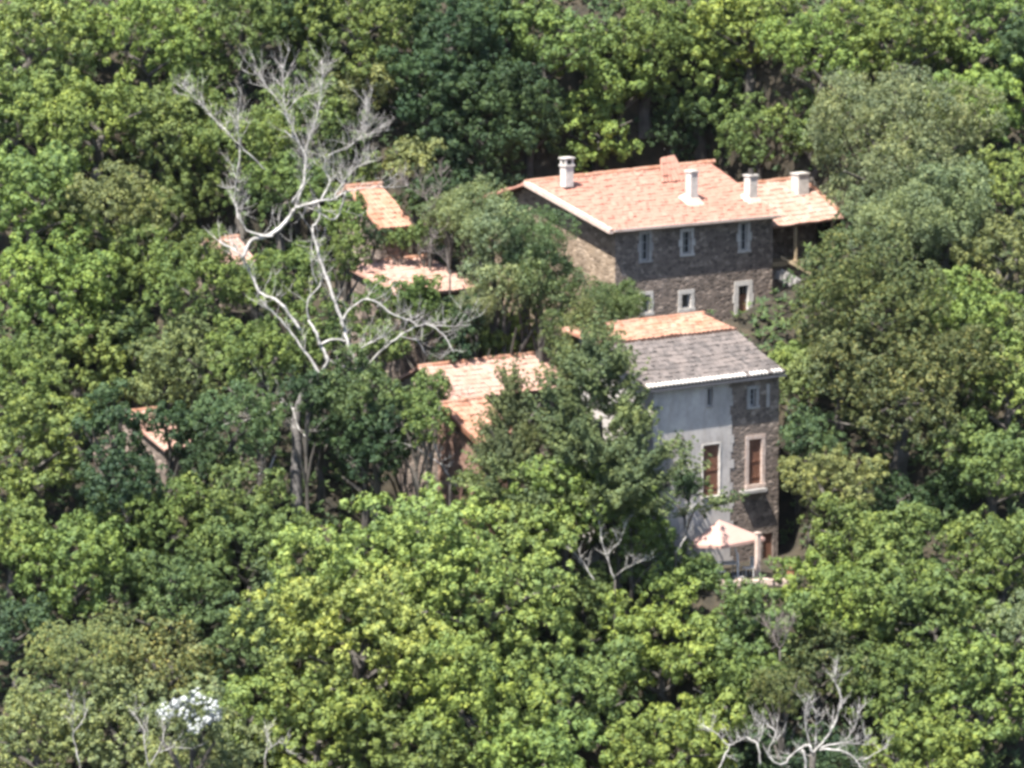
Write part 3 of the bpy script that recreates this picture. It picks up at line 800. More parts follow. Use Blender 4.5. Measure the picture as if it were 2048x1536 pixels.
tree(1630, 250, 190, 'broad', 'M', 'leafy tree between the wing chimney and the grey green ash', group=GB)
tree(1800, 60, 300, 'chestnut', 'B', 'bright chestnut at the top edge, directly above the grey green ash', group=GC)
tree(1960, 50, 260, 'chestnut', 'B', 'yellowish chestnut at the top edge, second from the top right corner', group=GC)
tree(2075, 110, 220, 'chestnut', 'D', 'dark tree cut off by the top right corner', group=GC)
# right side
tree(1960, 210, 230, 'chestnut', 'B', 'bright chestnut beside the right flank of the grey green ash', group=GC)
tree(1790, 285, 410, 'fine', 'S', 'large soft grey green ash with a hazy rounded crown right of the wing chimney', group=GF)
tree(1790, 450, 230, 'fine', 'S', 'lower grey green ash touching the right edge of the wing roof', h=6, group=GF)
tree(1890, 440, 260, 'fine', 'S', 'pale bluish green ash directly below the largest ash', group=GF)
tree(2030, 370, 210, 'broad', 'B', 'bright tree cut by the right edge beside the large ash', group=GB)
tree(2020, 520, 220, 'broad', 'W', 'pale green tree at the right edge above the olive oak', group=GB)
tree(1740, 610, 330, 'oak', 'O', 'olive brown oak with rusty leaves right of the stone house door', h=6.5, Y=5.0, group=GO)
tree(1800, 790, 400, 'oak', 'O', 'wide olive brown oak with rusty leaves right of the tall house roof', h=7, Y=1.5, group=GO)
tree(1680, 690, 190, 'oak', 'O', 'small olive oak between the stone house corner and the grey roof', Y=4.5, group=GO)
tree(1950, 640, 240, 'broad', 'B', 'light green tree right of the rusty oaks', group=GB)
tree(2020, 780, 230, 'broad', 'B', 'light green tree at the right edge level with the grey roof', group=GB)
tree(1605, 720, 110, 'broad', 'B', 'small bright shrub tucked under the stone house door beside the grey roof', h=1.5, Y=7.2, cat='shrub', name='shrub')
tree(1625, 870, 150, 'broad', 'U', 'bluish green bush against the right wall of the tall house', Y=.8, h=4, cat='shrub', name='shrub')
tree(1665, 975, 200, 'broad', 'W', 'yellowish tree right of the brown shuttered window of the tall house', Y=-2.2, group=GB)
tree(1680, 1060, 190, 'broad', 'M', 'mid green tree right of the peach parasol', Y=-4.2, group=GB)
tree(1985, 930, 230, 'chestnut', 'M', 'chestnut at the right edge beside the deep shaded hollow', group=GC)
tree(1800, 1130, 250, 'chestnut', 'M', 'chestnut below the deep shaded hollow on the right', group=GC)
tree(2000, 1110, 220, 'chestnut', 'M', 'chestnut at the right edge below the shaded hollow', group=GC)
tree(1680, 1200, 250, 'chestnut', 'B', 'chestnut just below the terracotta pot', group=GC)
tree(1500, 1285, 250, 'chestnut', 'M', 'chestnut directly below the peach parasol', group=GC)
tree(1870, 1240, 260, 'chestnut', 'M', 'chestnut on the right, halfway between the shaded hollow and the bottom edge', group=GC)
tree(2030, 1270, 200, 'broad', 'S', 'greyish green tree cut by the right edge low down', group=GB)
tree(1305, 1150, 180, 'broad', 'M', 'mid green tree left of the peach parasol', Y=-6.5, group=GB)
tree(1372, 972, 70, 'broad', 'D', 'small dark tree covering the foot of the cream wall', Y=-5.6, h=4, group=GB)
tree(1330, 1300, 250, 'chestnut', 'B', 'chestnut low in the middle, right of the brightest yellow green crown', group=GC)
tree(1480, 1400, 230, 'chestnut', 'M', 'chestnut upper left of the bleached bare tree at the bottom right', group=GC)
tree(1640, 1330, 210, 'oak', 'O', 'dull olive oak directly above the bleached bare tree at the bottom right', group=GO)
tree(1800, 1370, 230, 'chestnut', 'M', 'chestnut above the right branch tips of the bleached bare tree at the bottom right', group=GC)
tree(1960, 1400, 260, 'chestnut', 'B', 'bright chestnut filling the lower right corner', group=GC)
tree(1850, 1520, 220, 'chestnut', 'B', 'bright chestnut on the bottom edge right of the bleached bare tree', group=GC)
tree(1350, 1500, 260, 'chestnut', 'B', 'bright chestnut on the bottom edge left of the bleached bare tree', group=GC)
tree(1600, 1560, 260, 'broad', 'D', 'dark tree behind the base of the bleached bare tree at the bottom right', h=2.5, group=GB)
# bottom middle
tree(790, 1170, 455, 'chestnut', 'Y', 'big brilliant yellow green chestnut in the middle foreground, upper crown', h=6, group=GC)
tree(960, 1200, 380, 'chestnut', 'Y', 'brilliant yellow green chestnut leaning right from the big foreground crown', h=6, group=GC)
tree(720, 1290, 420, 'chestnut', 'Y', 'brilliant yellow green chestnut below and left of the big foreground crown', h=6, group=GC)
tree(950, 1400, 330, 'chestnut', 'B', 'bright chestnut at the bottom middle under the brilliant foreground crowns', group=GC)
tree(1140, 1390, 260, 'chestnut', 'M', 'mid green chestnut at the bottom, right of the brilliant crowns', group=GC)
tree(1180, 1230, 190, 'chestnut', 'M', 'chestnut right beside the brilliant crown and below the thin bare branches', group=GC)
tree(1080, 1540, 260, 'chestnut', 'B', 'chestnut cut by the bottom edge right of centre', group=GC)
tree(840, 1520, 260, 'chestnut', 'M', 'chestnut cut by the bottom edge left of centre', group=GC)
tree(630, 1480, 260, 'chestnut', 'B', 'bright chestnut on the bottom edge right of the white flowering shrub', group=GC)
tree(500, 1420, 190, 'broad', 'B', 'light green tree right beside the white flowering shrub', group=GB)
# bottom left
tree(240, 1460, 250, 'broad', 'W', 'pale yellowish tree left of the white flowering shrub', group=GB)
tree(400, 1540, 260, 'broad', 'W', 'pale yellowish tree on the bottom edge below the white flowering shrub', group=GB)
tree(70, 1480, 240, 'broad', 'W', 'pale yellowish tree in the bottom left corner', group=GB)
tree(170, 1320, 260, 'oak', 'W', 'pale olive tree with small leaves above the bottom left corner', group=GO)
tree(330, 1330, 220, 'oak', 'W', 'pale olive tree with small leaves above the white flowering shrub', group=GO)
tree(490, 1290, 220, 'broad', 'U', 'bluish green tree left of the brilliant yellow green crowns', group=GB)
tree(30, 1260, 160, 'chestnut', 'D', 'dark chestnut cut by the left edge low down', group=GC)
tree(340, 1190, 240, 'broad', 'U', 'bluish green tree low on the left between paler ones', group=GB)
tree(160, 1140, 260, 'chestnut', 'M', 'chestnut on the left below the dark shaded hollow', group=GC)
tree(350, 1060, 230, 'broad', 'M', 'leafy tree right under the shaded shed roof', group=GB)
tree(500, 1090, 240, 'broad', 'M', 'leafy tree below the foot of the dead tree trunk', group=GB)
tree(470, 990, 190, 'broad', 'M', 'small leafy tree left of the dead tree trunk', Y=-4.5, group=GB)
tree(20, 1060, 200, 'chestnut', 'B', 'bright chestnut cut by the left edge level with the shaded shed', group=GC)
# left side
tree(70, 900, 260, 'chestnut', 'B', 'bright chestnut at the left edge beside the shaded shed', group=GC)
tree(150, 740, 290, 'chestnut', 'B', 'bright chestnut left of and above the shaded shed', group=GC)
tree(110, 570, 300, 'chestnut', 'B', 'bright chestnut at the left edge half way up', group=GC)
tree(240, 600, 190, 'chestnut', 'M', 'chestnut left of the dark purple hollow', group=GC)
tree(60, 390, 270, 'chestnut', 'B', 'bright chestnut at the left edge a third of the way down', group=GC)
tree(210, 430, 250, 'broad', 'W', 'greyish yellow tree on the left with bare twigs showing', group=GB)
tree(190, 240, 290, 'chestnut', 'B', 'bright chestnut below the one in the top left corner', group=GC)
tree(330, 260, 230, 'chestnut', 'M', 'chestnut just left of the outermost dead branch tip', group=GC)
tree(340, 420, 230, 'broad', 'M', 'leafy tree left of the upright dead limb', group=GB)
tree(480, 300, 240, 'broad', 'M', 'leafy tree behind the upper left branches of the dead tree', group=GB)
tree(620, 250, 240, 'broad', 'M', 'leafy tree behind the top of the dead tree', group=GB)
tree(730, 180, 170, 'chestnut', 'W', 'pale tufted chestnut right of the dead tree tip', group=GC)
tree(560, 380, 210, 'broad', 'M', 'leafy tree behind the middle fork of the dead tree', group=GB)
tree(680, 350, 180, 'broad', 'M', 'leafy tree between the dead tree and the orange shed roof', group=GB)
tree(830, 325, 120, 'broad', 'W', 'thin olive tree rising above the orange shed roof', Y=14.0, group=GB)
tree(400, 580, 240, 'broad', 'M', 'leafy tree left of the leaning dead trunk', group=GB)
tree(390, 720, 230, 'broad', 'W', 'olive tree below the dark purple hollow', group=GB)
tree(330, 770, 150, 'broad', 'W', 'small olive tree just above the shaded shed roof', group=GB)
tree(520, 720, 220, 'broad', 'M', 'leafy tree behind the lower dead trunk on its left', Y=1.0, group=GB)
tree(580, 560, 190, 'broad', 'M', 'leafy tree between the two dead limbs', Y=5.0, group=GB)
tree(470, 850, 200, 'broad', 'U', 'dark bluish tree left of the grey dead trunk', Y=-3.0, group=GB)
tree(675, 520, 130, 'broad', 'M', 'leafy tree left of the pale barn roof', Y=5.4, group=GB)
tree(800, 480, 60, 'broad', 'M', 'small leafy tree between the orange shed roof and the barn roof', Y=11.2, group=GB)
tree(650, 650, 170, 'broad', 'M', 'leafy tree under the thick dead fork', Y=3.0, group=GB)
tree(730, 800, 190, 'broad', 'U', 'dark bluish tree left of the faded orange roof', Y=-2.5, group=GB)
tree(640, 830, 170, 'broad', 'D', 'dark tree right of the grey dead trunk', Y=1.0, group=GB)
tree(755, 690, 110, 'broad', 'M', 'small leafy tree above the left end of the faded orange roof', Y=1.5, group=GB)
tree(850, 645, 130, 'broad', 'M', 'shrubby tree just below the barn roof', Y=4.5, h=4, group=GB)
tree(925, 640, 120, 'broad', 'D', 'dark shrub between the barn roof and the faded orange roof', Y=5.5, group=GB)
tree(835, 815, 85, 'broad', 'M', 'small tree across the lower left of the faded orange roof', Y=-3.5, group=GB)
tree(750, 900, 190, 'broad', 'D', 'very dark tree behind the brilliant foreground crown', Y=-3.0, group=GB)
# around the houses
tree(1050, 480, 185, 'fine', 'U', 'blue green tree with fine leaves hiding the left gable of the stone house', Y=7.5, zs=.95, group=GF)
tree(990, 462, 140, 'fine', 'S', 'grey green fine leaved tree left of the stone house gable', Y=7.0, group=GF)
tree(1165, 630, 185, 'fine', 'U', 'blue green bushy tree at the near corner of the stone house', Y=6.0, h=5, group=GF)
tree(1250, 610, 100, 'fine', 'U', 'small blue green bush below the left windows of the stone house', Y=7.6, h=3, cat='shrub', name='shrub')
tree(1025, 665, 140, 'broad', 'B', 'small round bright green tree left of the orange ridge band', Y=8.0, group=GB)
tree(1170, 680, 130, 'conifer', 'C', 'narrow conifer tip rising left of the grey roof', Y=.5, group='conifers')
tree(1192, 838, 420, 'conifer', 'C', 'feathery dark conifer in front of the left side of the tall house', Y=-6.8, zs=.82, group='conifers')
tree(1020, 850, 150, 'conifer', 'C', 'small feathery conifer in front of the faded orange roof', Y=-5.4, zs=1.2, group='conifers')
tree(965, 975, 110, 'broad', 'M', 'leafy bush below the small orange outbuilding', Y=-4.0, group=GB)
tree(1130, 1000, 210, 'chestnut', 'B', 'bright small chestnut at the foot of the feathery conifer', Y=-8.0, group=GC)
tree(1260, 1050, 170, 'broad', 'M', 'leafy bush behind the thin bare branches left of the parasol', Y=-7.6, group=GB)

tree(220, 850, 160, 'chestnut', 'D', 'dark chestnut hanging over the left end of the shaded shed', Y=-3.0, group=GC)
tree(340, 850, 110, 'broad', 'D', 'small dark tree in front of the middle of the shaded shed', Y=-2.5, group=GB)
tree(250, 960, 190, 'broad', 'D', 'dark tree in the hollow below the shaded shed', Y=-4.5, group=GB)
tree(410, 930, 150, 'broad', 'D', 'dark bush right of the shaded shed', Y=-3.0, group=GB)
tree(420, 500, 130, 'broad', 'M', 'leafy tree hiding the left wall of the small hut', Y=7.5, group=GB)
tree(510, 560, 130, 'broad', 'M', 'leafy tree right under the small hut', Y=6.5, group=GB)
tree(745, 478, 66, 'broad', 'D', 'dark bush below the orange shed roof', Y=11.0, group=GB)
tree(850, 472, 76, 'broad', 'M', 'leafy bush right of the orange shed wall', Y=11.6, group=GB)
tree(905, 435, 120, 'fine', 'S', 'grey green bush between the orange shed and the stone house', Y=11.0, group=GF)
tree(900, 700, 110, 'broad', 'D', 'dark bush just above the faded orange roof ridge', Y=4.5, h=2, cat='shrub', name='shrub')
tree(960, 690, 120, 'broad', 'M', 'leafy bush behind the faded orange roof', Y=7.5, group=GB)
tree(1080, 560, 150, 'fine', 'U', 'blue green fine leaved tree under the sunlit gable end', Y=6.5, group=GF)
tree(1015, 560, 160, 'fine', 'S', 'grey green bush at the foot of the sunlit gable end', Y=6.8, group=GF)
tree(1578, 715, 80, 'broad', 'B', 'low bright bush between the stone house door and the grey roof edge', h=1.0, Y=6.5, cat='shrub', name='shrub')
tree(1400, 1150, 95, 'broad', 'M', 'low bush under the left tip of the parasol', Y=-7.0, h=2.0, cat='shrub', name='shrub')
tree(1345, 1185, 110, 'broad', 'B', 'light bush below the slanting bare branch beside the parasol', Y=-9.6, group=GB)
tree(1565, 1385, 120, 'oak', 'O', 'dull olive bush under the purplish leafless shrub', Y=-16.5, group=GO)
tree(860, 400, 120, 'broad', 'D', 'dark bush behind the right edge of the orange shed roof', Y=13.0, group=GB)
tree(612, 785, 100, 'broad', 'D', 'dark bush wrapping the bend of the dead tree trunk', Y=-3.4, group=GB)
tree(862, 772, 80, 'broad', 'M', 'leafy sprig over the lower left corner of the faded orange roof', Y=-2.8, group=GB)
tree(1790, 990, 160, 'broad', 'D', 'dark tree inside the deep shaded hollow on the right', Y=-.5, group=GB)  # added tree, its dark leaf tint stands in for the hollow's shade
tree(1890, 1000, 150, 'broad', 'D', 'dark bush at the right end of the deep shaded hollow', Y=.3, group=GB)  # added bush, shade of the hollow put into its leaf tint
tree(262, 930, 100, 'broad', 'D', 'dark bush in front of the gable of the shaded shed', Y=-3.6, group=GB)
tree(955, 425, 130, 'fine', 'S', 'grey green bush at the low left end of the big orange roof', Y=10.0, group=GF)
tree(850, 850, 100, 'broad', 'M', 'dark leafy bush below the left gable of the faded orange roof', Y=-5.0, group=GB)
tree(690, 435, 120, 'broad', 'M', 'leafy tree hiding the left wall of the orange roofed shed', Y=9.5, group=GB)
tree(840, 600, 110, 'broad', 'M', 'leafy bush right under the eave of the barn roof', Y=4.5, group=GB)
tree(760, 600, 110, 'broad', 'M', 'leafy bush at the left foot of the barn', Y=4.6, group=GB)
tree(955, 612, 90, 'fine', 'S', 'grey green bush at the right end of the barn eave', Y=5.5, group=GF)
tree(1690, 570, 150, 'oak', 'O', 'olive tree in front of the porch stair of the wing', Y=8.0, group=GO)
tree(1600, 770, 130, 'broad', 'W', 'pale bush at the right end of the grey roof gutter', Y=4.0, group=GB)
tree(1420, 60, 190, 'chestnut', 'M', 'chestnut at the top edge left of the slender chimney line', group=GC)
tree(1060, 240, 180, 'chestnut', 'D', 'dark chestnut just left above the first chimney', group=GC)
tree(860, 180, 230, 'chestnut', 'D', 'dark chestnut right of the pale tufted one by the dead tree', group=GC)
tree(900, 340, 170, 'broad', 'D', 'dark tree left of the lower end of the big orange roof', group=GB)
tree(1000, 390, 120, 'broad', 'D', 'dark tree behind the left eave of the big orange roof', Y=19, group=GB)
tree(1900, 720, 190, 'oak', 'O', 'olive oak at the right flank of the widest rusty oak', Y=2.5, group=GO)
tree(1050, 1060, 170, 'chestnut', 'B', 'bright chestnut between the conifer foot and the brilliant crown', Y=-8.5, group=GC)
tree(1240, 960, 140, 'broad', 'D', 'dark bush at the right foot of the feathery conifer', Y=-7.5, group=GB)
tree(1750, 1250, 200, 'chestnut', 'M', 'chestnut between two mid green ones low on the right', group=GC)
tree(560, 1190, 190, 'broad', 'U', 'bluish tree tucked against the left side of the brilliant crowns', group=GB)
tree(230, 1050, 170, 'broad', 'M', 'leafy tree at the lower rim of the dark left hollow', group=GB)
tree(40, 760, 190, 'chestnut', 'M', 'chestnut cut by the left edge just above the shaded shed level', group=GC)
tree(40, 220, 200, 'chestnut', 'M', 'chestnut cut by the left edge near the top', group=GC)
tree(400, 180, 180, 'broad', 'M', 'leafy tree behind the outermost dead twigs', group=GB)
tree(270, 700, 150, 'broad', 'D', 'dark tree inside the purple hollow', group=GB)
tree(280, 500, 160, 'broad', 'M', 'leafy tree above the purple hollow', group=GB)
tree(2040, 650, 150, 'broad', 'W', 'pale tree cut by the right edge beside the rusty oaks', group=GB)
tree(1240, 160, 180, 'chestnut', 'M', 'chestnut midway between the top edge and the roof ridge', group=GC)
tree(1010, 20, 200, 'chestnut', 'M', 'chestnut cut by the top edge near the middle', group=GC)
tree(600, 30, 220, 'chestnut', 'D', 'dark chestnut cut by the top edge above the dead tree', group=GC)

# ------------------------------------------------------------------ bare dead trees
def smooth_path(pts, n=5):
    P = [pts[0]] + list(pts) + [pts[-1]]; out = []
    for i in range(1, len(P) - 2):
        a, b, c, d = P[i - 1], P[i], P[i + 1], P[i + 2]
        for k in range(n):
            t = k / n
            out.append(.5 * ((2 * b) + (c - a) * t + (2 * a - 5 * b + 4 * c - d) * t * t + (3 * b - a - 3 * c + d) * t ** 3))
    out.append(P[-2]); return out
def twigs(mb, path, r0, rng, dens, ln, depth=1):
    L_ = sum((path[i + 1] - path[i]).length for i in range(len(path) - 1))
    for _ in range(int(L_ * dens)):
        i = rng.randrange(len(path) // 4, len(path) - 1)
        p = path[i]; t = (path[i + 1] - p).normalized()
        d = (t * rng.uniform(.3, 1) + Vector((rng.uniform(-1, 1), rng.uniform(-1, 1), rng.uniform(-.3, 1.1)))).normalized()
        l = ln * rng.uniform(.4, 1.2); q = [p]
        for k in range(4):
            d = (d + Vector((rng.uniform(-.3, .3), rng.uniform(-.3, .3), rng.uniform(-.1, .35)))).normalized(); q.append(q[-1] + d * l / 4)
        mb.tube(q, [r0 * (1 - .18 * k) for k in range(5)], 4, False)
        if depth: twigs(mb, q, r0 * .75, rng, 3.2 / max(l, .3), l * .6, depth - 1)
def limb(root, name, pts, Y0, r0, r1, m, rng, tw=1.2, tl=1.2, dy=.0):
    inv = root.matrix_basis.inverted()
    n = len(pts)
    W = [inv @ at(p[0], p[1], Y0 + dy * i + (p[2] if len(p) > 2 else rng.uniform(-.25, .25))) for i, p in enumerate(pts)]
    path = smooth_path(W, 5); k = len(path)
    mb = MB()
    rad = [(r0 + (r1 - r0) * (i / (k - 1))) * rng.uniform(.82, 1.2) for i in range(k)]
    path = [p + Vector((rng.uniform(-1, 1), rng.uniform(-1, 1), rng.uniform(-1, 1))) * .035 for p in path]
    mb.tube(path, rad, 7)
    if tw: twigs(mb, path, min(.016, max(.012, r1 * .5)), rng, tw, tl)
    return mb.build(name, m, root, True)
rng = random.Random(21)
dy0 = -1.0
bp = at(590, 1000, dy0); bp.z = float(terr(bp.x, bp.y))
DT = tag(empty('dead_tree', bp), 'tall bare dead tree with bleached twisting limbs left of the houses', 'dead tree')
mb = MB()
inv = DT.matrix_basis.inverted()
trunk = [inv @ at(x, y, dy0 + d) for x, y, d in ((598, 1090, .1), (592, 960, 0), (594, 900, 0), (592, 840, .1), (606, 790, .1), (640, 748, .2))]
trunk = smooth_path([Vector((trunk[0].x, trunk[0].y, -.3))] + trunk, 4)
mb.tube(trunk, [.38 - .25 * i / (len(trunk) - 1) for i in range(len(trunk))], 9)
mb.build('trunk', M['dead_shaded'], DT, True)
D, TW = M['dead'], M['twig']
for pts, r0, r1, tw, dy in [
    ([(640,748),(600,690),(560,640),(520,600)], .13, .07, .5, -.1),
    ([(600,660),(560,606),(520,585),(503,550),(485,515),(465,497),(440,485)], .15, .06, .7, .1),
    ([(485,515),(505,480),(540,470),(570,445),(590,418)], .17, .16, .4, .1),
    ([(545,472),(500,465),(480,435),(466,400)], .12, .04, .8, .1),
    ([(590,418),(600,385),(612,330),(600,290),(570,262)], .12, .04, 1.3, .2),
    ([(585,405),(608,365),(612,310),(620,270),(640,210),(643,120)], .12, .025, 1.4, -.1),
    ([(590,415),(640,402),(665,400),(690,385),(740,375),(790,375)], .14, .03, 1.0, .15),
    ([(640,402),(660,365),(650,340),(655,310)], .08, .03, 1.4, .2),
    ([(665,400),(690,360),(720,330),(760,320)], .08, .02, 1.6, -.2),
    ([(690,385),(682,420),(665,440),(640,425),(610,415)], .08, .05, .6, .2),
    ([(480,300),(475,350),(470,400),(478,440)], .07, .05, .8, 0),
    ([(480,300),(475,260),(478,215)], .06, .025, 1.4, 0),
    ([(530,340),(490,300),(440,250),(400,205),(362,165)], .05, .02, 1.2, .1),
    ([(570,225),(545,185),(510,145)], .05, .02, 1.8, 0),
    ([(570,225),(567,185),(566,130)], .04, .015, 1.8, .1),
    ([(570,225),(600,195),(640,170)], .045, .015, 1.8, -.1),
    ([(600,290),(585,255),(570,225)], .05, .05, .8, 0),
    ([(655,310),(700,290),(730,270),(775,250)], .04, .015, 1.6, .1),
    ([(690,300),(728,262),(735,220),(725,180)], .04, .015, 1.6, .2),
    ([(688,655),(665,590),(640,520),(625,455)], .17, .10, .5, .1),
    ([(625,455),(640,430),(635,400)], .09, .05, .6, .1),
    ([(640,690),(655,720),(640,748)], .14, .16, 0, 0),
    ([(640,690),(665,678),(695,685),(715,698),(740,685),(770,672)], .11, .04, .9, .1),
    ([(625,460),(622,520),(635,570)], .05, .04, .8, .2),
    ([(618,640),(616,600),(640,570),(640,540)], .09, .05, .6, .2),
    ([(618,640),(632,665),(640,690)], .10, .13, 0, 0),
    ([(688,655),(690,630),(735,597),(790,630),(830,645)], .10, .05, .7, -.1),
    ([(725,742),(760,705),(800,672),(850,648),(885,668),(908,705)], .10, .04, .8, -.1),
    ([(800,672),(835,682),(848,705)], .06, .03, .8, 0),
    ([(850,648),(890,652),(940,650)], .05, .02, .9, .1),
    ([(715,740),(735,742),(752,742)], .07, .05, .3, 0),
    ([(688,655),(700,700),(725,742)], .12, .09, .2, -.1),
    ([(660,720),(690,735),(725,742)], .12, .09, .2, 0),
    ([(585,815),(600,860),(618,880)], .10, .05, .4, -.3),
    ([(585,815),(555,800),(525,785)], .07, .03, .7, 0),
    ([(585,810),(545,820),(515,835),(440,850),(380,880)], .06, .02, .9, 0),
    ([(550,910),(540,935),(515,950)], .08, .05, .5, -.6),
]:
    limb(DT, 'branch', pts, dy0, r0 * .52, r1 * .6, D, rng, tw * 4.4, 1.45, dy)
def dead(name, label, base, Y0, limbs, m=None):
    m = m or M['dead']
    bp = at(base[0], base[1], Y0); g = float(terr(bp.x, bp.y))
    R = tag(empty(name, (bp.x, bp.y, g)), label, 'dead tree')
    b = R.matrix_basis.inverted() @ bp
    MB().tube(smooth_path([Vector((.1, .2, -.3)), Vector((0, .1, b.z * .5)), b], 4), [(.24 if name == 'bare_tree' else .075) * (1 - .05 * i) for i in range(9)], 8).build('trunk', M['bark'], R, True)
    for pts, r0, r1, tw in limbs: limb(R, 'branch', pts, Y0, r0 * (.48 if name == 'bare_tree' else .42), r1 * .6, m, rng, tw * (5.5 if name == 'bare_tree' else 3.5), .9, rng.uniform(-.25, .25))
dead('fallen_branch', 'grey dead branch drooping beside the small orange outbuilding', (900, 965), -4.6,
     [([(860,868),(875,905),(885,930),(900,955),(915,972)], .10, .07, .6), ([(768,860),(790,880),(830,895)], .06, .03, .6), ([(885,930),(860,915),(830,895)], .06, .05, .4)])
dead('bare_tree', 'bleached bare tree with spreading limbs at the bottom right edge', (1625, 1505), -21.0,
     [([(1625,1505),(1615,1490),(1590,1505),(1560,1530),(1535,1505),(1552,1470),(1535,1450)], .13, .03, 1.0), ([(1625,1505),(1612,1460),(1610,1430),(1618,1400)], .09, .03, 1.0),
      ([(1630,1500),(1633,1450),(1630,1420)], .08, .03, 1.0), ([(1625,1505),(1650,1480),(1672,1440),(1682,1395),(1668,1360),(1675,1335)], .11, .025, 1.1),
      ([(1640,1500),(1680,1500),(1712,1520),(1725,1545)], .10, .05, .7), ([(1640,1495),(1690,1485),(1735,1490),(1730,1470)], .08, .025, 1.1),
      ([(1520,1530),(1515,1490),(1490,1475),(1460,1490),(1430,1465),(1405,1450)], .08, .025, 1.0), ([(1515,1490),(1525,1460),(1508,1435)], .06, .02, 1.0),
      ([(1605,1500),(1612,1540),(1600,1570)], .12, .12, 0), ([(1460,1490),(1445,1520),(1430,1560)], .06, .06, .4), ([(1690,1485),(1710,1450),(1715,1425)], .04, .02, 1.2),
      ([(1725,1520),(1755,1505),(1775,1495)], .04, .02, 1.0)])
dead('bare_sapling', 'forked bare sapling by the bottom edge left of the white flowering shrub', (160, 1530), -21.5,
     [([(160,1530),(148,1480),(146,1440),(145,1410)], .07, .02, 1.0), ([(148,1465),(165,1440),(172,1425)], .04, .02, 1.0)])
dead('bare_sapling', 'pale bare sapling standing in front of the white flowering shrub', (300, 1540), -22.5,
     [([(300,1540),(290,1490),(285,1455),(265,1425)], .07, .02, 1.0), ([(300,1530),(325,1480),(332,1450)], .06, .02, 1.0), ([(320,1505),(350,1495),(390,1500)], .05, .02, 1.2)])
dead('bare_sapling', 'low bare grey sapling right of the white flowering shrub', (530, 1520), -21.5,
     [([(530,1520),(535,1480),(530,1450)], .05, .02, 1.2), ([(535,1500),(560,1485),(580,1510)], .04, .02, 1.2)])
dead('bare_sapling', 'thin bare branches rising from the bushes left of the parasol', (1230, 1160), -10.5,
     [([(1230,1160),(1212,1110),(1200,1060),(1195,1025)], .07, .02, 1.2), ([(1212,1110),(1240,1080),(1250,1050)], .04, .015, 1.4), ([(1190,1160),(1165,1125),(1140,1095)], .06, .02, 1.2),
      ([(1230,1150),(1265,1130),(1290,1120)], .03, .015, 1.8)])
dead('bare_sapling', 'slanting bare branch just left of the parasol corner', (1352, 1105), -8.5,
     [([(1352,1105),(1370,1075),(1372,1055)], .05, .03, .6), ([(1372,1055),(1380,1025),(1392,1005)], .05, .025, .6)])
dead('twiggy_shrub', 'purplish tangle of leafless twigs right of the orange shed roof', (860, 430), 11.0,
     [([(860,430),(850,390),(835,350)], .05, .015, 2.5), ([(860,420),(880,380),(885,340)], .04, .015, 2.5), ([(855,400),(825,380),(800,360)], .04, .015, 2.5)], M['twig'])
dead('twiggy_shrub', 'grey leafless twigs over the back edge of the barn roof', (900, 540), 6.0,
     [([(900,540),(880,510),(840,500)], .04, .015, 2.2), ([(880,510),(860,490),(870,470)], .03, .015, 2.2)], M['twig'])
dead('twiggy_shrub', 'purplish leafless shrub above the bleached bare tree at the bottom right', (1560, 1300), -13.6,
     [([(1560,1300),(1545,1270),(1530,1245)], .04, .015, 3), ([(1560,1300),(1575,1265),(1590,1245)], .04, .015, 3), ([(1560,1290),(1555,1260),(1560,1235)], .03, .015, 3)], M['twig'])
# white flowering shrub
fs = tree(385, 1440, 150, 'broad', 'S', 'shrub covered in big white blossom heads near the bottom left', Y=-20.5, cat='shrub', name='flowering_shrub')
fl = MB(); rg = random.Random(5)
for (px, py, w) in ((330,1425,30),(395,1395,30),(425,1415,26),(372,1428,30),(390,1452,28),(350,1408,16),(432,1432,18),(368,1402,14),(415,1440,14)):
    c = at(px, py, fs.location.y - 2.2)
    for k in range(30):
        d = Vector((rg.gauss(0, 1), rg.gauss(0, 1), rg.gauss(0, .8))).normalized(); r = w / PXM / 2 * 1.15 * rg.uniform(.75, 1.05)
        p = Matrix.Rotation(-fs.rotation_euler.z, 3, 'Z') @ (c + d * r - fs.location)
        d2 = Matrix.Rotation(-fs.rotation_euler.z, 3, 'Z') @ d
        a = d2.orthogonal().normalized(); b = d2.cross(a); s = .10
        fl.add([p + a * s + d2 * .03, p + b * s, p - a * s + d2 * .03, p - b * s, p + d2 * .07], [(0, 1, 4), (1, 2, 4), (2, 3, 4), (3, 0, 4)])
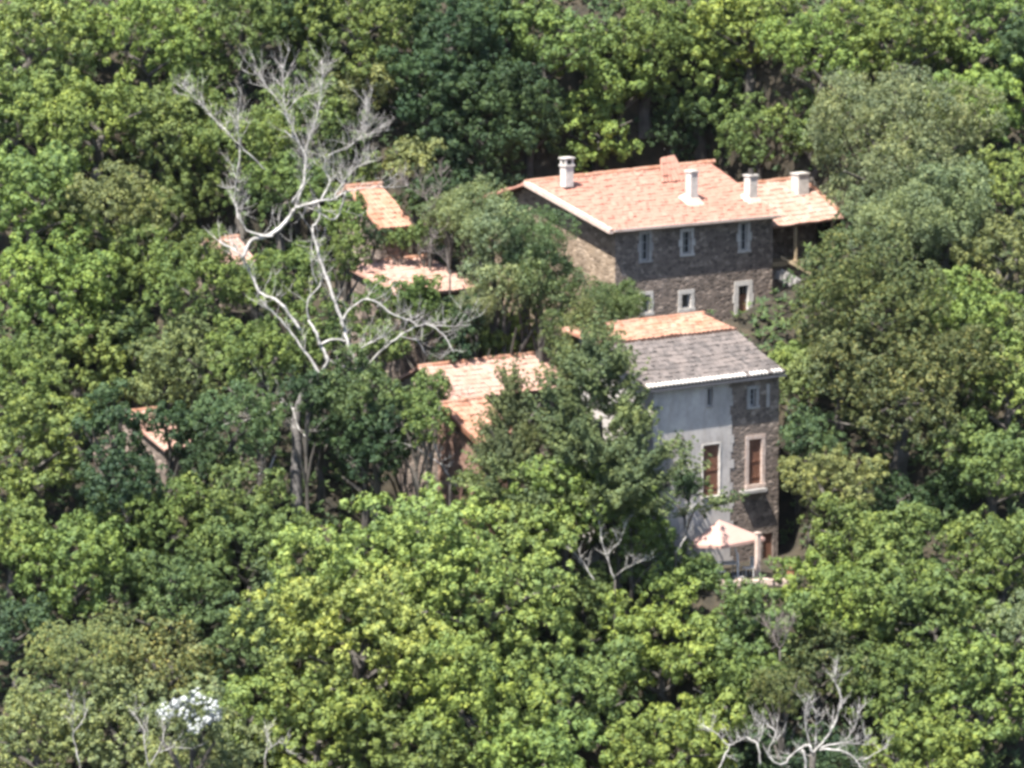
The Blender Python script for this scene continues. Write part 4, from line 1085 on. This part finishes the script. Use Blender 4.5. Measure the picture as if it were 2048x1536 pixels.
fl.build('blossom', M['petal'], fs)

# ------------------------------------------------------------------ undergrowth covering the slope between the trunks
rng = np.random.default_rng(99)
n = 42000
ux = rng.uniform(-44, 44, n); uy = rng.uniform(-34, 46, n)
ok = np.ones(n, bool)
for (ox, oy, a, x0, x1, y0, y1, pz, m) in PADS:
    lx = (ux - ox) * math.cos(a) + (uy - oy) * math.sin(a); ly = -(ux - ox) * math.sin(a) + (uy - oy) * math.cos(a)
    ok &= ~((lx > x0 - .3) & (lx < x1 + .3) & (ly > y0 - (2.6 if m == 3.0 and x1 > 12 else .3)) & (ly < y1 + .3))
ux, uy = ux[ok], uy[ok]
uz = terr(ux, uy) + rng.uniform(.1, 1.0, len(ux)) ** .6 * (.5 + 1.5 * np.clip(np.sin(ux * .9 + np.sin(uy * .7) * 2) * np.cos(uy * .8 + np.sin(ux * .5)) + .3, 0, 1))
P = np.stack([ux, uy, uz], 1); Nn = np.tile([0, -.3, .95], (len(P), 1)) + rng.normal(0, .25, (len(P), 3)); Nn /= np.linalg.norm(Nn, axis=1)[:, None]
V = leaves(P, Nn, rng, 7, .38, .13, (0, 60))
ug = link('undergrowth', fast_mesh('undergrowth', V, np.arange(len(V)).reshape(-1, 4)), M['leaf_fine'])
ug.color = (.070, .105, .045, 1)
tag(ug, 'low leafy undergrowth on the slope between the trees', None, None, 'stuff')

# ------------------------------------------------------------------ very thin summer haze over the valley
hz = MB().box(-290, 290, -310, 240, -70, 64).build('haze', None)
hm = bpy.data.materials.new('haze'); hm.use_nodes = True
hm.node_tree.nodes.remove(hm.node_tree.nodes['Principled BSDF'])
pv = hm.node_tree.nodes.new('ShaderNodeVolumePrincipled')
pv.inputs['Color'].default_value = (.84, .92, 1.0, 1); pv.inputs['Density'].default_value = .000018; pv.inputs['Anisotropy'].default_value = .2
hm.node_tree.links.new(pv.outputs[0], hm.node_tree.nodes['Material Output'].inputs['Volume'])
hz.data.materials.append(hm)
tag(hz, 'thin bluish summer haze', None, None, 'stuff')
